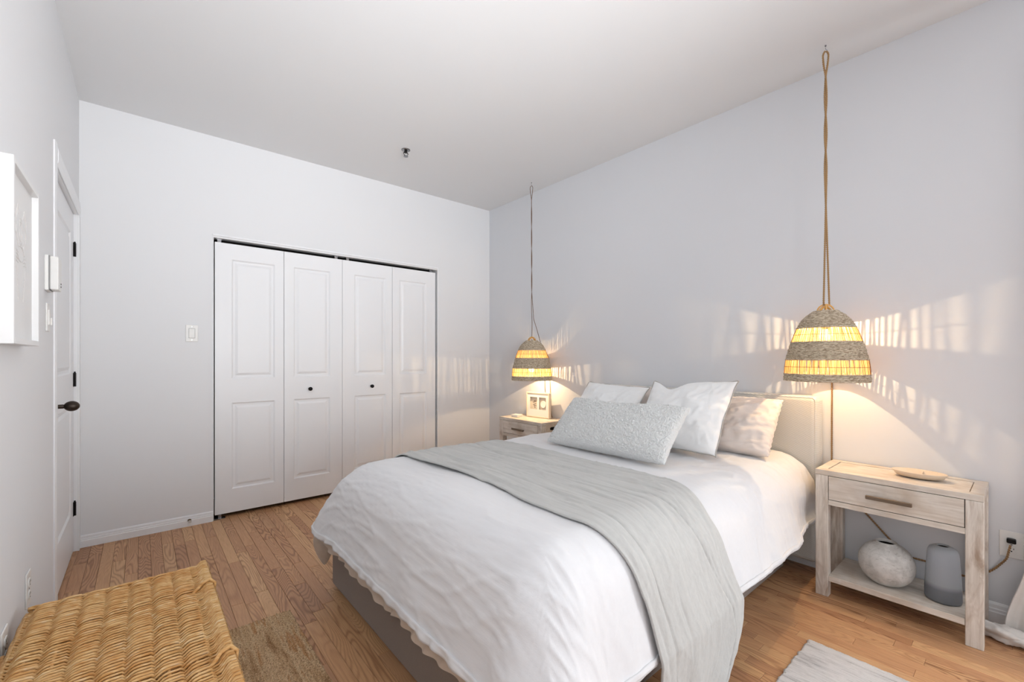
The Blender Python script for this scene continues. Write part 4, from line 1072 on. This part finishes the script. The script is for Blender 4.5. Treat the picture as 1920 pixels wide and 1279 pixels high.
q = MB(); y = LY1 - 0.012; i = 0
while y > LY0 + 0.012:
    pit = 0.0142 * random.uniform(0.88, 1.16)
    strand(q, y, 0, i * 2 + 1); strand(q, y, PI, i * 2 + 2); i += 1; y -= pit
tp(q, 'lid_weave', M['wicker'], 'stuff')
for x in [s_ - sp / 2 for s_ in stk[:-1]]:
    q = MB(); q.tube([(x, LY0 + 0.01, LZ - 0.004), (x, (LY0 + LY1) / 2, LZ - 0.002), (x, LY1 - 0.008, LZ - 0.004)], 0.0045, 6); tp(q, 'stake', M['wicker'])
# right border: ends sweep up over the rim rod
q = MB(); y = LY1 - 0.010; i = 0
while y > LY0 + 0.02:
    rs = random.Random(900 + i); dy = 0.016 + rs.uniform(-.003, .003)
    q.tube([(rim - 0.006, y - 0.004, LZ - 0.004), (rim + 0.014, y, LZ - 0.003 + rs.uniform(-.001, .002)), (LX1 - 0.016, y + dy, LZ + 0.010), (LX1 - 0.004, y + dy * 1.15, LZ + 0.009), (LX1 + 0.002, y + dy * 1.2, LZ - 0.002), (LX1 - 0.004, y + dy * 1.2, LZ - 0.014)], [0.0034, 0.0038, 0.0042, 0.0044, 0.004, 0.003], 6)
    i += 1; y -= 0.0118 * rs.uniform(0.85, 1.15)
tp(q, 'border_weave', M['wicker'], 'stuff')
q = MB(); q.tube([(LX1 - 0.012, LY0, LZ + 0.001), (LX1 - 0.012, LY1, LZ + 0.001)], 0.008, 8); tp(q, 'rim_rod', M['wicker'])
q = MB()
for yy, in ((LY1 - 0.02,),):
    for kk in range(3):
        n_ = 60; xs = np.linspace(LX0 + 0.01, LX1 - 0.002, n_); w = xs * 70 + kk * 2.1
        q.tube(np.stack([xs, LY1 - 0.004 + 0.0035 * np.cos(w), LZ - 0.001 + 0.0035 * np.sin(w)], 1), 0.0040, 6)
tp(q, 'far_rim', M['wicker'])
q = MB()
for kk in range(2):
    ys = np.linspace(LY0, LY1 - 0.005, 90); w = ys * 60 + kk * PI
    q.tube(np.stack([LX0 + 0.004 + 0.006 * kk + 0.001 * np.cos(w), ys, LZ - 0.024 + 0.008 * kk + 0.001 * np.sin(w)], 1), 0.0065, 6)
tp(q, 'left_rim', M['wicker'])
# a few thick tie loops on the right border
for yy in (1.345, 1.80):
    q = MB(); q.tube([(rim - 0.012, yy - 0.016, LZ - 0.004), (rim + 0.006, yy - 0.006, LZ + 0.006), (rim + 0.020, yy + 0.012, LZ + 0.013), (LX1 - 0.008, yy + 0.016, LZ + 0.019), (LX1 + 0.006, yy + 0.006, LZ + 0.006), (LX1 + 0.004, yy, LZ - 0.01)], [0.004, 0.0055, 0.006, 0.0062, 0.005, 0.004], 7)
    tp(q, 'tie_loop', M['wicker'])
# body
q = MB(); zb0 = 0.018
z = zb0 + 0.01; i = 0
while z < LZ - 0.03:
    for ph in (0, PI):
        def wv(n_, ln): return np.linspace(0, ln, n_)
        ln = LY1 - LY0 - 0.04; s_ = wv(90, ln); w = s_ / 0.056 * PI + ph
        q.tube(np.stack([LX1 - 0.022 + 0.005 * np.sin(w), LY0 + 0.02 + s_, z + 0.003 * np.cos(w)], 1), 0.0048, 5)
        q.tube(np.stack([LX0 + 0.014 - 0.005 * np.sin(w), LY0 + 0.02 + s_, z + 0.003 * np.cos(w)], 1), 0.0048, 5)
        ln = LX1 - LX0 - 0.04; s_ = wv(34, ln); w = s_ / 0.056 * PI + ph
        q.tube(np.stack([LX0 + 0.018 + s_, LY1 - 0.022 + 0.005 * np.sin(w), z + 0.003 * np.cos(w)], 1), 0.0048, 5)
        q.tube(np.stack([LX0 + 0.018 + s_, LY0 + 0.022 - 0.005 * np.sin(w), z + 0.003 * np.cos(w)], 1), 0.0048, 5)
    z += 0.0125; i += 1
tp(q, 'side_weave', M['wicker'], 'stuff')
# the hinge roll that shows at the wall side near the frame edge
q = MB()
for kk in range(2):
    ys = np.linspace(1.30, 1.86, 40); w = ys * 45 + kk * PI
    q.tube(np.stack([0.014 + 0.003 * np.cos(w), ys, LZ - 0.040 + 0.006 * np.sin(w) - 0.03 * sstep(1.80, 1.86, ys)], 1), 0.006, 6)
tp(q, 'hinge_roll', M['wicker'])

# ================================================================== RUGS
def rug(name, label, x0, x1, y0, y1, cx_, cy_, amp, mat, ns, th, style):
    nx = int((x1 - x0) / cx_ * ns); ny = int((y1 - y0) / cy_ * ns)
    a = np.linspace(x0, x1, nx); b = np.linspace(y0, y1, ny); A, B = np.meshgrid(a, b, indexing='ij')
    ja = A + 0.0035 * pn(A * 6, B * 6, 71) + 0.0012 * pn(A * 60, B * 60, 75); jb = B + 0.0035 * pn(A * 6, B * 6, 72) + 0.0012 * pn(A * 60, B * 60, 76)
    if style == 'knot':
        row = np.floor(ja / cx_); hgt = np.abs(np.sin(PI * ja / cx_)) ** 0.6 * np.abs(np.sin(PI * (jb / cy_ + 0.5 * (row % 2) + 0.3 * pn(row * 0.7, row * 0, 3)))) ** 0.6
        cell = np.floor(jb / cy_); hgt = hgt * (0.75 + 0.5 * np.abs(pn(row * 0.63, cell * 0.71, 9)))
    else:
        row = np.floor(ja / cx_); hgt = np.abs(np.sin(PI * ja / cx_)) ** 0.7 * (0.45 + 0.55 * np.abs(np.sin(PI * (jb / cy_ + (ja / cx_ % 1) * np.where(row % 2 < 1, 1, -1)))))
    Z = th + amp * hgt + 0.002 * pn(A * 4, B * 4, 73)
    e = np.minimum(np.minimum(A - x0, x1 - A), np.minimum(B - y0, y1 - B)); Z = Z * sstep(-0.004, 0.006, e) 
    A2 = A + (0.004 * pn(B * 40, B * 0, 74)) * (np.minimum(A - x0, x1 - A) < 0.01); B2 = B + 0.005 * pn(A * 55, A * 0, 77) * (np.minimum(B - y0, y1 - B) < 0.01)
    q = MB(); q.grid(np.stack([A2, B2, np.maximum(Z, 0.001)], -1)); o = q.build(name, mat, smooth=True, origin=((x0 + x1) / 2, (y0 + y1) / 2, 0), fixn=False)
    return tag(o, label, 'rug')
rug('jute_rug', 'chunky brown jute rug on the floor by the wicker trunk', 0.055, 0.836, 0.72, 2.258, 0.0135, 0.0100, 0.0085, M['jute'], 4, 0.006, 'knot')
rug('woven_rug', 'pale grey flat woven rug at the bottom right', 1.62, 2.462, -0.45, 0.607, 0.011, 0.009, 0.0028, M['lrug'], 3, 0.006, 'herring')

# ================================================================== CURTAIN
t = empty('curtain', 'off-white linen curtain pooling on the floor at the right edge', 'curtain', (3.12, -0.2, 0))
nz, npl = 90, 120
zz = np.concatenate([np.linspace(2.55, 0.5, 50), np.linspace(0.48, 0.02, 40)]); s_ = np.linspace(0, 1, npl)
Z, S = np.meshgrid(zz, s_, indexing='ij')
yb = -0.62; ye = -0.062 + 0.075 * np.clip((1.0 - Z) / 0.7, 0, 1) ** 1.3 + 0.055 * sstep(0.35, 0.05, Z)
Y = yb + (ye - yb) * S + 0.006 * np.sin(Z * 3 + S * 9)
Xc = 3.155 + 0.034 * np.sin(S * 2 * PI * 5.5 + 0.4 * pn(Z * 1.5, S * 3, 81)) * (1 - 0.3 * S) + 0.01 * pn(Z * 2, S * 4, 82) - 0.045 * sstep(0.4, 0.0, Z)
q = MB(); q.grid(np.stack([Xc, Y, Z], -1)); o = q.build('panel', M['curtain'], t, smooth=True); o.matrix_parent_inverse = Matrix.Translation((-3.12, 0.2, 0))
sm = o.modifiers.new('thick', 'SOLIDIFY'); sm.thickness = 0.004
# puddle of cloth, a crumpled roll on the floor that runs under the nightstand's side
n1, n2 = 110, 36
u = np.linspace(0, 1, n1); v = np.linspace(0, 2 * PI, n2, endpoint=False); U, V = np.meshgrid(u, v, indexing='ij')
cxp = 3.095 + 0.028 * np.sin(U * 6 + 0.6) - 0.01 * U; cyp = -0.62 + 0.775 * U
rad = 0.050 * (1 - 0.30 * U) * np.clip((1 - U) / 0.04, 0, 1) ** 0.5 * np.clip(U / 0.03, 0, 1) ** 0.5
rr = rad * (1 + 0.22 * ridge(U * 22 + np.sin(V) * 1.5, np.cos(V) * 2.2, 87, 3) - 0.12 + 0.28 * pn(U * 12, np.cos(V) * 1.6, 83) + 0.22 * pn(U * 5 + np.sin(V), np.cos(V) * 2.5, 84) + 0.12 * np.sin(V * 3 + U * 14))
Xp = cxp + rr * np.cos(V) * 1.15; Zp = np.maximum(0.002, 0.034 + rr * np.sin(V) * 0.8)
q = MB(); q.grid(np.stack([Xp, cyp + 0.02 * np.cos(V) * pn(U * 6, U * 0, 85), Zp], -1), closed_v=True); q.f.append(tuple(range(n2)))
o = q.build('pooled_hem', M['curtain'], t, smooth=True); o.matrix_parent_inverse = Matrix.Translation((-3.12, 0.2, 0))
